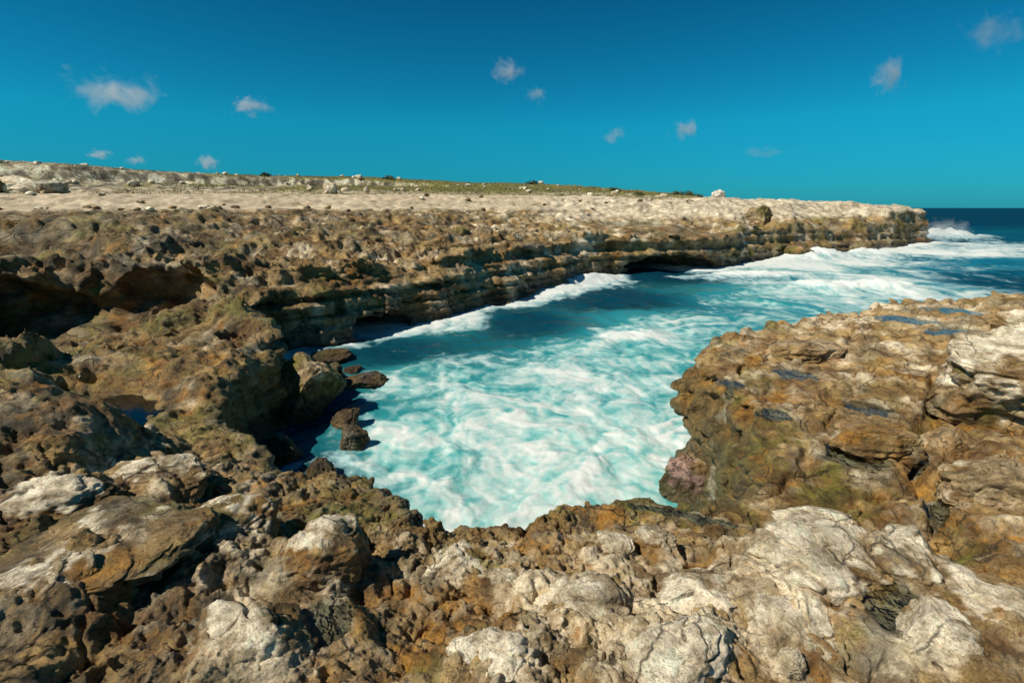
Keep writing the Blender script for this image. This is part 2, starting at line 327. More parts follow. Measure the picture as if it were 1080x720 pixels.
for i0 in range(0, nP - 1, CH):
    i1 = min(i0 + CH, nP - 1)                                 # nodes i0..i1
    t = T32[i0:i1 + 1, :, None]; d = D32[i0:i1 + 1, :, None]; inc = I32[i0:i1 + 1, :, None]
    fz = zz[None] - t
    fd = -(d - inc * fz)                                      # fz<0 below the top
    F = np.maximum(fz, fd)
    wamp = np.minimum(.30 + .03 * RR32, 1.1)[None, :, None]
    cell = (.009 * RR32)[None, :, None]
    m = (F < cell * 2 + .12 + wamp * (np.abs(d) < 3)) & (F > -cell * 3 - wamp * (d < 4) - .05) & (zz[None] > -3.2)
    x = (np.sin(PHI[i0:i1 + 1])[:, None] * RR[None]).astype(np.float32); y = (np.cos(PHI[i0:i1 + 1])[:, None] * RR[None]).astype(np.float32)
    cm = None
    for c, rd in CAVES:
        near_xy = (np.hypot((x - c[0]) / (rd[0] * 1.6), (y - c[1]) / (rd[1] * 1.6)) < 1)
        if near_xy.any():
            mm = near_xy[:, :, None] & (np.abs(zz[None] - c[2]) < rd[2] * 1.6) & (F < .5); cm = mm if cm is None else cm | mm
    if cm is not None: m |= cm
    I, J, K = np.nonzero(m)
    X = x[I, J]; Y = y[I, J]; Z = zz[J, K]; RRr = RR32[J]
    fzs = Z - T32[i0 + I, J]; ds = D32[i0 + I, J]; ins = I32[i0 + I, J]
    sc = np.clip(RRr / 6, 1, 4)                               # coarser crags further off
    off = np.zeros_like(X); dn = np.zeros_like(X)
    q = (ds < 5)
    if q.any():
        Xq, Yq, Zq, sq = X[q], Y[q], Z[q], sc[q]
        n1, n2, n3 = lod(sq, lambda a, b, c: (pn3(a / .9, b / .9, c / .55), pn3(a / .33 + 9, b / .33, c / .34), pn3(a / .13, b / .13 + 5, c / .15)), Xq, Yq, Zq)
        sw = Zq + .15 * n1                                     # bedding: protruding and receding layers
        lay = pn2(sw / .42, Xq * .05 + Yq * .03) + .6 * pn2(sw / .17 + 31, Xq * .1)
        fq = np.clip((sq - 1.3) / .8, 0, 1)
        nearoff = .16 * n1 + .09 * (np.abs(n2) * 2 - .5) + .035 * (np.abs(n3) * 2 - .5) + .14 * lay
        zb = Zq + .07 * n1 + .012 * (Xq + Yq)
        def bed(h, ch, o): kb = np.floor(zb / h); fb = zb / h - kb; ka = kb.astype(np.int32) + o; r0, r1 = RND[ka & 255, ch], RND[(ka + 1) & 255, ch]; return r0 + (r1 - r0) * np.clip((fb - .86) / .14, 0, 1) - .5 - .5 * np.exp(-((fb - .93) / .06) ** 2) * (RND[ka & 255, 2] > .55)
        lat = pn3(Xq / 2.2, Yq / 2.2, Zq / .5)
        faroff = .16 * lat + .55 * bed(.46, 0, 3) * (.75 + .8 * lat) + .26 * bed(.19, 1, 50) + .16 * pn3(Xq / 1.3, Yq / 1.3, Zq / .16) + .12 * (np.abs(n2) * 2 - .5) + .10 * (np.abs(n3) * 2 - .5)
        off[q] = nearoff * (1 - fq) + faroff * fq
    amp3 = np.minimum(.02 + .006 * RRr, .16)
    n4 = lod(sc, lambda a, b, c: pn3(a / .16 + 3, b / .16, c / .16), X, Y, Z); dn = amp3 * n4
    ff = smax(fzs + dn, -(ds - ins * fzs + off), .10)
    for c, rd in CAVES:
        e = np.sqrt(((X - c[0]) / rd[0]) ** 2 + ((Y - c[1]) / rd[1]) ** 2 + ((Z - c[2]) / rd[2]) ** 2)
        s_ = np.nonzero(e < 1.7)[0]
        if len(s_):
            g = (e[s_] - 1) * min(rd) + .25 * pn3(X[s_] / .8, Y[s_] / .8, Z[s_] / .5); ff[s_] = np.maximum(ff[s_], -g)
    F[I, J, K] = ff
    ins_ = F < 0
    s8 = np.zeros((i1 - i0, nR - 1, nW - 1), np.int8)
    for a, b, c in corner: s8 += ins_[a:a + i1 - i0, b:b + nR - 1, c:c + nW - 1]
    ci, cj, ck = np.nonzero((s8 > 0) & (s8 < 8))
    vals = np.stack([F[ci + a, cj + b, ck + c] for a, b, c in corner], 1)
    acc = np.zeros((len(ci), 3), np.float32); cnt = np.zeros(len(ci), np.float32)
    for a, b in edges:
        va, vb = vals[:, a], vals[:, b]; s_ = (va < 0) != (vb < 0); dv = np.where(s_, va - vb, 1)
        tt = np.where(s_, va / dv, 0)[:, None]; acc += s_[:, None] * (cn[a] + tt * (cn[b] - cn[a])); cnt += s_
    acc /= cnt[:, None]
    fi = i0 + ci + acc[:, 0]; fj = cj + acc[:, 1]; fk = ck + acc[:, 2]
    ph = np.interp(fi, np.arange(nP), PHI); lr = np.interp(fj, np.arange(nR), LR); ww = np.interp(fk, np.arange(nW), WW); rr = np.exp(lr)
    Vs.append(np.stack([rr * np.sin(ph), rr * np.cos(ph), CAMZ + rr * ww], 1))
    key = lambda i, j, k: (i.astype(np.int64) * nR + j) * nW + k
    Ks.append(key(ci + i0, cj, ck))
    n = i1 - i0
    # edges along i
    for ax in range(3):
        A = ins_[:n]; 
        if ax == 0: Bn = ins_[1:n + 1]
        elif ax == 1: A = A[:, :-1]; Bn = ins_[:n, 1:]
        else: A = A[:, :, :-1]; Bn = ins_[:n, :, 1:]
        ei, ej, ek = np.nonzero(A != Bn); fl = A[ei, ej, ek]; ei = ei + i0
        if ax == 0: ok = (ej > 0) & (ek > 0) & (ej < nR - 1) & (ek < nW - 1); o4 = ((0,-1,-1),(0,0,-1),(0,0,0),(0,-1,0))
        elif ax == 1: ok = (ei > 0) & (ek > 0) & (ei < nP - 1) & (ek < nW - 1); o4 = ((-1,0,-1),(-1,0,0),(0,0,0),(0,0,-1))
        else: ok = (ei > 0) & (ej > 0) & (ei < nP - 1) & (ej < nR - 1); o4 = ((-1,-1,0),(0,-1,0),(0,0,0),(-1,0,0))
        ei, ej, ek, fl = ei[ok], ej[ok], ek[ok], fl[ok]
        qd = np.stack([key(ei + a, ej + b, ek + c) for a, b, c in o4], 1)
        qd[~fl] = qd[~fl][:, ::-1]; Fs.append(qd)
V = np.concatenate(Vs); K = np.concatenate(Ks); FQ = np.concatenate(Fs)
o_ = np.argsort(K); V = V[o_]; K = K[o_]
ix = np.minimum(np.searchsorted(K, FQ), len(K) - 1); good = (K[ix] == FQ).all(1); FQ = ix[good][:, ::-1]
FQ = FQ[(V[FQ][:, :, 2] > -2.9).any(1)]
print('nets', round(time.time() - T0, 1), len(V), len(FQ))
# ---- loose crumbs of the carving are dropped by welding components: keep those touching the main body
lab = np.arange(len(V))
for _ in range(60):
    mn = lab[FQ].min(1); old = lab.copy()
    for c in range(4): np.minimum.at(lab, FQ[:, c], mn)
    lab = lab[lab]; lab = lab[lab]
    if (lab == old).all(): break
cntl = np.bincount(lab[FQ[:, 0]], minlength=len(V)); FQ = FQ[cntl[lab[FQ[:, 0]]] > 4000]
# vertex normals, then a last fine roughness
def vnormals(V, F):
    n = np.cross(V[F[:, 2]] - V[F[:, 0]], V[F[:, 3 if F.shape[1] == 4 else 1]] - V[F[:, 1 if F.shape[1] == 4 else 0]]); N = np.zeros_like(V)
    for c in range(F.shape[1]):
        for a in range(3): N[:, a] += np.bincount(F[:, c], n[:, a], len(V))
    return N / np.maximum(np.linalg.norm(N, axis=1), 1e-12)[:, None]
N = vnormals(V, FQ)
if N[:, 2].mean() < 0: FQ = FQ[:, ::-1]; N = -N
rv = np.hypot(V[:, 0], V[:, 1])
cs = np.clip(rv / 3, .7, 14)
mic = lod(cs, lambda a, b, c: fbm3(a, b, c, .055, 2, .6, 3), V[:, 0], V[:, 1], V[:, 2])
raz = .13 - np.abs(fbm3(V[:, 0], V[:, 1], V[:, 2], .13, 4, .6, 90)); V = V + N * (.07 * raz * sstep(9, 5, rv) * (1 - .65 * sstep(1.7, 2.3, V[:, 0]) * sstep(3.4, 4.4, V[:, 1])) * np.clip(.7 + fbm3(V[:, 0], V[:, 1], V[:, 2], .7, 2, .5, 91) * 1.6, .1, 1.3))[:, None]
raz2 = .13 - np.abs(fbm3(V[:, 0], V[:, 1], V[:, 2], .6, 3, .6, 92)); V = V + N * (.13 * raz2 * sstep(9, 14, rv) * sstep(60, 40, rv) * (1 - .8 * sstep(1.95, 2.1, V[:, 2])))[:, None]
V = V + N * (mic * np.minimum(.0075 * cs, .09))[:, None]
print('fine', round(time.time() - T0, 1), len(FQ))

# ------------------------------------------------------------------ materials
def mat(name):
    m = bpy.data.materials.new(name); m.use_nodes = True; nt = m.node_tree; return m, nt, nt.nodes['Principled BSDF']
def nd(nt, t, **kw):
    n = nt.nodes.new(t)
    for k, v in kw.items(): setattr(n, k, v)
    return n
def noise(nt, vec, scale, detail=5, rough=.6, dist=0):
    n = nd(nt, 'ShaderNodeTexNoise'); n.inputs['Scale'].default_value = scale; n.inputs['Detail'].default_value = detail
    n.inputs['Roughness'].default_value = rough; n.inputs['Distortion'].default_value = dist; nt.links.new(vec, n.inputs['Vector']); return n.outputs['Fac']
def ramp(nt, fac, stops):
    r = nd(nt, 'ShaderNodeValToRGB'); e = r.color_ramp.elements
    while len(e) < len(stops): e.new(.5)
    for k, (p, c) in enumerate(stops): e[k].position = p; e[k].color = (*c, 1) if len(c) == 3 else c
    nt.links.new(fac, r.inputs[0]); return r.outputs[0]
def mixc(nt, f, a, b, mode='MIX'):
    m = nd(nt, 'ShaderNodeMix', data_type='RGBA', blend_type=mode)
    for s, v in ((m.inputs[0], f), (m.inputs[6], a), (m.inputs[7], b)):
        if isinstance(v, (int, float)): s.default_value = v
        elif isinstance(v, tuple): s.default_value = (*v, 1)
        else: nt.links.new(v, s)
    return m.outputs[2]
def math_(nt, op, a, b=0.0, c=None):
    m = nd(nt, 'ShaderNodeMath', operation=op)
    for s, v in zip(m.inputs, (a, b, c)):
        if v is None: continue
        if isinstance(v, (int, float)): s.default_value = v
        else: nt.links.new(v, s)
    return m.outputs[0]
def rock_material(name, scale):
    m, nt, b = mat(name); L = nt.links
    geo = nd(nt, 'ShaderNodeNewGeometry'); pos = geo.outputs['Position']
    mp = nd(nt, 'ShaderNodeMapping'); mp.inputs['Scale'].default_value = (1, 1, 1.5); L.new(pos, mp.inputs[0]); v = mp.outputs[0]
    at = nd(nt, 'ShaderNodeAttribute', attribute_name='rock_colour'); col = at.outputs['Color']
    n1 = noise(nt, v, 3.2 / scale, 9, .72, .6); n2 = noise(nt, v, 20 / scale, 7, .75); n3 = noise(nt, v, 90 / scale, 4, .6)
    plain = nd(nt, 'ShaderNodeAttribute', attribute_name='plain').outputs['Fac']; mot = math_(nt, 'MULTIPLY_ADD', plain, -.75, 1.0)
    col = mixc(nt, mot, col, ramp(nt, n1, [(.32, (.30, .24, .17)), (.44, (.72, .66, .57)), (.54, (1.12, 1.1, 1.08)), (.68, (1.55, 1.55, 1.55))]), 'MULTIPLY')
    col = mixc(nt, mot, col, ramp(nt, n2, [(.32, (.45, .39, .32)), (.45, (.95, .94, .92)), (.68, (1.3, 1.3, 1.3))]), 'MULTIPLY')
    col = mixc(nt, 1.0, col, ramp(nt, n3, [(.32, (.55, .5, .44)), (.46, (1, 1, 1)), (.7, (1.2, 1.2, 1.2))]), 'MULTIPLY')
    # black lichen specks and pits
    vo = nd(nt, 'ShaderNodeTexVoronoi'); vo.inputs['Scale'].default_value = 34 / scale; L.new(v, vo.inputs['Vector'])
    pit = math_(nt, 'MULTIPLY', ramp(nt, vo.outputs['Distance'], [(.10, (1, 1, 1)), (.26, (0, 0, 0))]), ramp(nt, noise(nt, v, 5 / scale, 4), [(.48, (0, 0, 0)), (.62, (1, 1, 1))]))
    col = mixc(nt, math_(nt, 'MULTIPLY', pit, .75), col, (.035, .03, .024))
    wv_ = nd(nt, 'ShaderNodeVectorMath', operation='MULTIPLY_ADD'); tn = nd(nt, 'ShaderNodeTexNoise'); tn.inputs['Scale'].default_value = 2.5 / scale; tn.inputs['Detail'].default_value = 5; L.new(v, tn.inputs['Vector'])
    L.new(tn.outputs['Color'], wv_.inputs[0]); wv_.inputs[1].default_value = (.45 * scale, .45 * scale, .45 * scale); L.new(v, wv_.inputs[2])
    ve = nd(nt, 'ShaderNodeTexVoronoi', feature='DISTANCE_TO_EDGE'); ve.inputs['Scale'].default_value = 2.4 / scale; L.new(wv_.outputs[0], ve.inputs['Vector'])
    crk = math_(nt, 'MULTIPLY', ramp(nt, ve.outputs['Distance'], [(.0, (1, 1, 1)), (.035, (0, 0, 0))]), ramp(nt, noise(nt, v, 1.7 / scale, 3), [(.45, (0, 0, 0)), (.58, (1, 1, 1))]))
    crk = math_(nt, 'MULTIPLY', crk, math_(nt, 'SUBTRACT', 1.0, plain))
    col = mixc(nt, math_(nt, 'MULTIPLY', crk, .8), col, (.04, .03, .018))
    L.new(col, b.inputs['Base Color'])
    wet = nd(nt, 'ShaderNodeAttribute', attribute_name='wet').outputs['Fac']
    wn_ = math_(nt, 'MULTIPLY', wet, ramp(nt, n1, [(.4, (0, 0, 0)), (.6, (1, 1, 1))]))
    L.new(math_(nt, 'MULTIPLY_ADD', wn_, -.66, .84), b.inputs['Roughness'])
    b.inputs['Specular IOR Level'].default_value = .5
    hgt = math_(nt, 'ADD', math_(nt, 'MULTIPLY', n1, .055 * scale), math_(nt, 'ADD', math_(nt, 'MULTIPLY', n2, .030 * scale), math_(nt, 'MULTIPLY', n3, .006 * scale)))
    vp = nd(nt, 'ShaderNodeTexVoronoi'); vp.inputs['Scale'].default_value = 13 / scale; L.new(wv_.outputs[0], vp.inputs['Vector'])
    pit2 = math_(nt, 'MULTIPLY', ramp(nt, vp.outputs['Distance'], [(.08, (1, 1, 1)), (.38, (0, 0, 0))]), math_(nt, 'MULTIPLY', math_(nt, 'SUBTRACT', 1.0, plain), ramp(nt, n1, [(.42, (1, 1, 1)), (.6, (0, 0, 0))])))
    hgt = math_(nt, 'SUBTRACT', hgt, math_(nt, 'MULTIPLY', pit, .006 * scale)); hgt = math_(nt, 'SUBTRACT', hgt, math_(nt, 'MULTIPLY', pit2, .016 * scale))
    hgt = math_(nt, 'SUBTRACT', hgt, math_(nt, 'MULTIPLY', crk, .018 * scale))
    bu = nd(nt, 'ShaderNodeBump'); bu.inputs['Strength'].default_value = 1.0; bu.inputs['Distance'].default_value = 1.0
    L.new(hgt, bu.inputs['Height']); L.new(bu.outputs[0], b.inputs['Normal'])
    return m
M_near = rock_material('limestone', 1.0); M_far = rock_material('cliff_limestone', 3.2); M_hill = rock_material('hill_ground', 10.0)

# palette: natural albedo of each kind of rock surface
PALE = np.array((.78, .685, .52)); TAN = np.array((.40, .275, .115)); BROWN = np.array((.165, .092, .028)); RUST = np.array((.36, .18, .030))
OLIVE = np.array((.17, .155, .028)); DARK = np.array((.05, .042, .024)); GREY = np.array((.26, .23, .17)); GRASS = np.array((.20, .20, .05)); SAND = np.array((.62, .52, .38))
# regional mixes at photo positions: pale, tan, brown, rust, olive, dark, grey
PAL = np.array([PALE, TAN, BROWN, RUST, OLIVE, DARK, GREY])
REG = [((600,640,0),(4,2,1,1,0,0,0)),((720,690,0),(5,2,1,1,0,0,0)),((870,580,0),(5,2,1,1,0,0,0)),((760,620,0),(4,2,2,1,0,0,0)),((480,640,0),(.6,1.6,2.6,3,.6,.3,0)),((450,690,0),(.5,1.2,3.2,2.2,.7,.5,.4)),
 ((400,620,0),(.5,2,2,2,.5,0,1)),((550,700,0),(3,2,1,2,0,0,0)),((1000,690,0),(3,2,2,.5,0,0,1)),((1040,640,0),(.6,3,2,2,.5,0,0)),((940,640,0),(1,2,2,1,1,0,1)),
 ((340,590,-.1),(.3,1.2,2,.8,.5,.5,2)),((270,690,0),(1,1.5,2,.5,.5,.3,2)),((100,600,.2),(.5,1.6,2.6,.9,.6,1.1,.9)),((100,680,.1),(.2,1.2,2.8,.9,.7,1.5,.7)),((30,560,.2),(.2,.9,2.2,.6,.7,2.0,.9)),
 ((380,530,-.3),(.05,.8,1.2,.5,3.6,.8,.4)),((250,490,-.6),(.1,1,1.3,.5,3.4,.8,.5)),((165,490,-.3),(1,2,1,.8,.5,0,1)),((500,560,-.3),(.6,2,2,1,1.5,.3,.3)),((650,545,-.3),(.5,1.5,1.6,1,2,.4,.4)),((750,545,-.35),(.2,1,1.6,1,3,.4,.4)),
 ((30,430,.3),(.15,.8,2.2,.5,.9,2.2,.7)),((150,380,-.3),(.1,1.2,1.2,1.2,4.0,.2,.1)),((200,335,-.3),(.2,1.6,1,1,3.6,.2,.1)),((100,372,-.3),(.1,.8,1,.6,5,.3,.1)),((190,435,-.8),(.4,1.8,1.2,.6,2,.4,.4)),
 ((760,380,0),(.6,2.5,2.2,1,.8,.2,.4)),((850,370,0),(2.0,3.5,1.6,.7,.3,.1,.3)),((960,340,.1),(3.6,4,.8,.4,.1,0,.4)),((1050,330,.1),(3.4,4,.7,.4,.1,0,.5)),((900,440,0),(.8,3,2.2,1.2,.5,.2,.2)),((780,450,0),(.25,1.6,1.6,.5,2.2,.5,.5)),
 ((850,500,-.2),(.2,1.2,1.8,1.6,2.4,.3,.2)),((950,500,-.2),(.3,1.5,2.2,1.8,1.2,.3,.2)),((1040,500,0),(1.4,3.6,1.6,.8,.3,0,.2)),((1000,570,-.2),(.5,2,2,1.6,.8,.2,.2)),((740,500,-.5),(.2,1.4,1.4,.4,2.2,.7,.5)),
 (('d',100,15,.8),(.15,1.2,2.0,.5,1.2,1.9,.9)),(('d',300,17,.3),(.9,2.6,1.3,.8,1.2,.6,.6)),(('d',450,21,.3),(1.8,3.2,1.0,.9,.8,.3,.6)),(('d',590,33,.4),(2.6,3.0,.7,.6,.5,.2,.7)),
 (('d',0,20,1.2),(.2,.8,1.8,.3,1.3,2.2,1.4)),(('d',200,22,1.2),(.25,.9,2,.4,.9,2.0,1.5)),(('d',400,28,1.2),(.4,1.1,1.9,.5,.7,1.7,1.5)),(('d',560,36,1),(2.4,2,.8,.4,.4,.3,1.2)),
 (('d',150,30,1.8),(.3,.9,1.8,.3,.9,1.8,1.4)),(('d',400,36,1.9),(.4,1.2,1.7,.3,.8,1.5,1.4)),(('d',600,48,1.8),(3.4,1.6,.5,.2,.3,.2,1)),
 (('d',690,39,.3),(.5,1.6,1.8,.7,1.2,.8,1)),(('d',680,46,1),(2.6,1.6,.6,.2,.3,.2,1)),(('d',740,50,2),(4,1.6,.4,.2,.3,.1,.8)),(('d',800,48,.3),(.4,1.4,1.4,.5,2.4,.8,.8)),(('d',860,55,.5),(.3,1.4,1.4,.5,2.2,.9,1)),(('d',930,62,1),(.6,1.6,1.5,.7,1.2,.9,1.2)),
 (('d',860,62,2.3),(4,1.6,.4,.2,.3,.1,.8)),(('d',960,66,2),(1.8,2,1.4,1.4,.4,.3,.6)),(('d',740,60,2.8),(4,1.6,.4,.2,.3,.1,.8))]
RPTS = [_c(c)[:2] for c, _ in REG]; RW = np.array([np.array(w, float) / sum(w) for _, w in REG])
def rock_colours(V, relief=1.0):
    x, y, z = V[:, 0], V[:, 1], V[:, 2]; r = np.hypot(x, y); ph = np.arctan2(x, y); lr = np.log(np.maximum(r, .3))
    w = np.zeros((len(V), 7), np.float32); den = 0
    for q, rw in zip(RPTS, RW):
        k = 1.0 / ((ph - q[0]) ** 2 + (lr - q[1]) ** 2 + .0016) ** 1.8; w += k[:, None] * rw[None].astype(np.float32); den = den + k
    w /= den[:, None]
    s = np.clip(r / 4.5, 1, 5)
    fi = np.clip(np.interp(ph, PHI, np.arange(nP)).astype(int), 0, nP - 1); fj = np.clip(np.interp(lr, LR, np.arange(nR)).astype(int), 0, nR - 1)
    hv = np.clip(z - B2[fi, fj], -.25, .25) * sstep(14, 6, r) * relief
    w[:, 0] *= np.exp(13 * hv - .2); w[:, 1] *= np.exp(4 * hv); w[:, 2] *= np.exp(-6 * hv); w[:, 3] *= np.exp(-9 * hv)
    out = np.zeros((len(V), 3), np.float32); tw = 0
    ns = lod(s, lambda a, b, c: tuple(fbm3(a, b, c * 1.3, (.34, .3, .42, .26, .5, .2, .3)[k], 4, .62, 40 + k) for k in range(7)), x, y, z)
    for k in range(7):
        a = w[:, k] * np.exp(10.0 * ns[k]); out += a[:, None] * PAL[k][None].astype(np.float32); tw = tw + a
    return out / tw[:, None], w
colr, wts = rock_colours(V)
zr = V[:, 2]; lrv = np.log(rv); phv = np.arctan2(V[:, 0], V[:, 1])
# colour of the tidal zone: dark and wet close to the sea
nz = fbm3(V[:, 0], V[:, 1], V[:, 2], .8, 3, .6, 60)
tide = sstep(-1.1, -1.75, zr + .35 * nz) * (V[:, 1] > 3)
colr = colr * (1 - tide[:, None] * .75) + (tide * .75)[:, None] * np.array((.045, .042, .034))
fi_ = np.clip(np.interp(phv, PHI, np.arange(nP)).astype(int), 0, nP - 1); fj_ = np.clip(np.interp(lrv, LR, np.arange(nR)).astype(int), 0, nR - 1)
wl_ = sstep(.16, .0, D2[fi_, fj_]) * sstep(-.12, -.45, zr + .2 * nz) * (rv < 12) * (.45 + .4 * sstep(-.2, .2, nz)); colr = colr * (1 - wl_[:, None]) + wl_[:, None] * np.array((.095, .088, .035))
# level ground behind the cliffs and the hill: pale sand and stone, grass
hlv = hill(phv, rv, V[:, 0], V[:, 1]); N = vnormals(V, FQ); upn = N[:, 2]
nh = fbm2(V[:, 0], V[:, 1], 6, 4, .6, 61); nh2 = fbm2(V[:, 0], V[:, 1], 1.5, 4, .65, 62)
pxv = 540 + FPX * np.tan(np.clip(phv, -1.3, 1.3)) * math.cos(PITCH)
fl = sstep(38, 44, rv + 3 * nh) * sstep(1.85, 2.1, zr + .15 * nh2) * sstep(.7, .9, upn) * sstep(660, 560, pxv)
c_fl = SAND[None] * (1 + .55 * nh2[:, None] + .35 * nh[:, None]); fl = fl * (.45 + .55 * sstep(-.42, -.12, nh2 + .4 * nz))
colr = colr * (1 - fl[:, None]) + fl[:, None] * c_fl
fi_ = np.clip(np.interp(phv, PHI, np.arange(nP)).astype(int), 0, nP - 1); fj_ = np.clip(np.interp(lrv, LR, np.arange(nR)).astype(int), 0, nR - 1)
sm_ = (SILT[fi_, fj_] * (.55 + .5 * nz))[:, None].clip(0, .8); colr = colr * (1 - sm_) + sm_ * np.array((.36, .36, .29))
hw = sstep(560, 600, pxv) * sstep(1.0, 1.5, zr + .4 * nh2) * sstep(.45, .75, upn) * sstep(30, 38, rv) * sstep(985, 940, pxv + 30 * nh)
colr = colr * (1 - .85 * hw[:, None]) + .85 * hw[:, None] * (np.array((.70, .62, .49))[None] * (1 + .8 * nh2[:, None] + .5 * nz[:, None]))
gz = np.clip(sstep(.25, .9, hlv) * 1.0, 0, 1)
gmask = gz * sstep(-.25, .10, nh + .7 * nh2 + .55 * sstep(180, 480, pxv) - .30) * sstep(.75, .93, upn)
c_hill = GREY[None] * (1.0 + 1.6 * nh2[:, None]) + PALE[None] * sstep(-.05, .22, nh2 + .4 * nh)[:, None] * .85
c_g = GRASS[None] * (1 + .5 * nh[:, None]) + np.array((.10, .055, .02))[None] * sstep(0, .3, nh2)[:, None]
colr = colr * (1 - gz[:, None]) + gz[:, None] * (c_hill * (1 - gmask[:, None]) + c_g * gmask[:, None])
colr = np.clip(colr, .012, .85); plainv = np.maximum(np.maximum(fl * .8, .35 * hw), .35 * gz)
wet = np.clip(sstep(-.9, -1.7, zr) + wts[:, 4] * 1.6 + wts[:, 2] * 1.4 + wts[:, 3] * 1.6 - .2, 0, 1) * sstep(50, 30, rv)
def sub(name, sel, m):
    f = FQ[sel]; u, inv = np.unique(f, return_inverse=True)
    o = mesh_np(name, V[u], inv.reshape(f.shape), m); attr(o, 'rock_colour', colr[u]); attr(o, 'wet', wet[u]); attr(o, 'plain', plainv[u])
    o.data.normals_split_custom_set_from_vertices([tuple(n) for n in N[u]]) if False else None
    return tag(o, kind='structure')
fc = V[FQ].mean(1); fr_ = np.hypot(fc[:, 0], fc[:, 1])
ish = (fr_ > 60) & (hill(np.arctan2(fc[:, 0], fc[:, 1]), fr_, fc[:, 0], fc[:, 1]) > .12)
isn = (fr_ < 11) | ((fc[:, 0] > 1.6) & (fr_ < 30) & (np.arctan2(fc[:, 0], fc[:, 1]) > .25))
sub('ground', isn, M_near); sub('terrain', ~isn & ~ish, M_far); sub('hills', ish, M_hill)
print('land', round(time.time() - T0, 1))

# ------------------------------------------------------------------ the sea
def make_sea():
    ph = arr((-1.45, -.98, .02), (-.98, .98, .0036), (.98, 1.45, .02))
    lr = arr((math.log(3), math.log(90), .0042), (math.log(90), math.log(9000), .03))
    PH, LRg = np.meshgrid(ph, lr, indexing='ij'); r = np.exp(LRg); x = r * np.sin(PH); y = r * np.cos(PH)
    d = -shore_distance(x, y)
    FO = [(560,450,.58),(480,430,.55),(420,470,.57),(560,530,.60),(650,470,.57),(690,500,.62),(650,370,.46),(600,400,.56),(450,395,.42),(500,380,.40),(410,372,.0),(450,368,-.15),(550,338,-.2),(650,312,-.2),(700,290,-.3),(640,330,-.02),(500,360,-.1),(600,325,-.15),
          (700,315,-.02),(740,300,.05),(480,340,.55),(600,305,.6),(560,316,.55),(620,293,.7),(760,320,.36),(700,340,.46),(740,345,.36),(800,300,.5),(850,280,.78),(900,276,.7),(820,275,.8),(780,285,.55),(900,300,.75),(940,300,.6),(860,310,.5),(980,303,.35),
          (990,245,.75),(1000,262,.55),(960,265,.75),(1040,250,.3),(1060,280,.12),(1040,228,.0),(1000,285,.2),(1070,300,.05),(930,285,.45),(1078,240,.05),(330,440,.1),(290,390,.1),(340,495,.35),(300,480,.2)]
    TU = [(560,450,1),(420,470,1),(560,530,1),(690,500,1),(650,370,.9),(450,400,.85),(420,370,.25),(550,340,.2),(650,315,.2),(720,290,.12),(480,340,.5),(700,340,.8),(800,310,.75),(860,285,.7),(940,300,.55),(1000,270,.35),(1060,260,.12),(1060,225,.0),(1070,300,.1),(300,430,.1),(340,490,.3)]
    f0 = idw(PH, LRg, [_c((a, b, SEA))[:2] + (c,) for a, b, c in FO], 4, .02); f0 = f0 + (-.5 - f0) * sstep(75, 130, r)
    tu = idw(PH, LRg, [_c((a, b, SEA))[:2] + (c,) for a, b, c in TU], 3.5, .03) * sstep(200, 70, r)
    s = np.clip(r / 11, .8, 6)
    def swirl(X, Y):
        wx = fbm2(X, Y, 2.2, 4, seed=70); wy = fbm2(X, Y, 2.2, 4, seed=71)
        X1 = X + 1.6 * wx; Y1 = Y + 1.6 * wy
        n1 = fbm2(X1 * .85, Y1 * 1.1, 1.0, 5, .6, 72); n2 = 1 - np.abs(fbm2(X1 * 1.1 + .5 * n1, Y1 * .8, .8, 4, .55, 73)) * 3.2
        return n1, n2, fbm2(X1 * 1.2 + n1, Y1 * .9, .3, 4, .6, 74), fbm2(X1, Y1, 1.6, 3, seed=76)
    n1, n2, n3, n6 = lod(s, swirl, x, y)
    foam = f0 - .05 + .46 * n1 + .17 * (n2 - .35) + .09 * n3
    shore_f = sstep(1.3 * np.clip(r / 20, .4, 1.6), .0, d + .5 * n1) * sstep(10, 16, r)
    foam = foam + .45 * shore_f * (f0 > -.1)
    foam_s = sstep(.12, 1.02, foam)
    far_ = sstep(40, 90, r)
    caps = sstep(.52, .62, fbm2(x * .25, y, 3.0, 4, .6, 75) + .02 * n1) * far_ * sstep(500, 200, r)
    foam_s = np.maximum(foam_s, caps * .8)
    h = .10 * n6 * np.clip(s, 1, 2.2) + .04 * foam_s * np.clip(.5 + n1, 0, 1.2)
    sw = fbm2(x * .35 + y * .1, y, 5.0, 3, seed=77) * .35 * sstep(30, 60, r) * sstep(400, 120, r); h = h + sw
    # breaking surge against the headland and the wave running into the gap
    def hump(px, py, hw, hd, amp, rot=0):
        nonlocal h, foam_s
        c = P(px, py, SEA); dx, dy = x - c[0], y - c[1]; u = dx * math.cos(rot) + dy * math.sin(rot); v = -dx * math.sin(rot) + dy * math.cos(rot)
        g = np.exp(-(u / hw) ** 2 - (v / hd) ** 2); h = h + amp * g * (1 + .9 * n1 + .5 * n3); foam_s = np.maximum(foam_s, np.clip(g * 1.5 + .9 * n1 * (g > .05) - .15, 0, 1))
    hump(862, 272, 3.2, 1.2, .75, .25); hump(915, 270, 3.0, 1.5, .55, .25); hump(990, 252, 6, 3.5, 1.5, .3); hump(905, 305, 3.6, 1.2, .5, -.1); hump(610, 298, 3.0, .7, .3, .9); hump(800, 292, 4, 1.6, .3, .2); hump(665, 355, 1.2, .9, .07, 0)
    V_ = np.stack([x, y, SEA + h], -1).reshape(-1, 3); a, b = x.shape; idx = np.arange(a * b).reshape(a, b)
    F_ = np.stack([idx[:-1, :-1], idx[1:, :-1], idx[1:, 1:], idx[:-1, 1:]], -1).reshape(-1, 4)
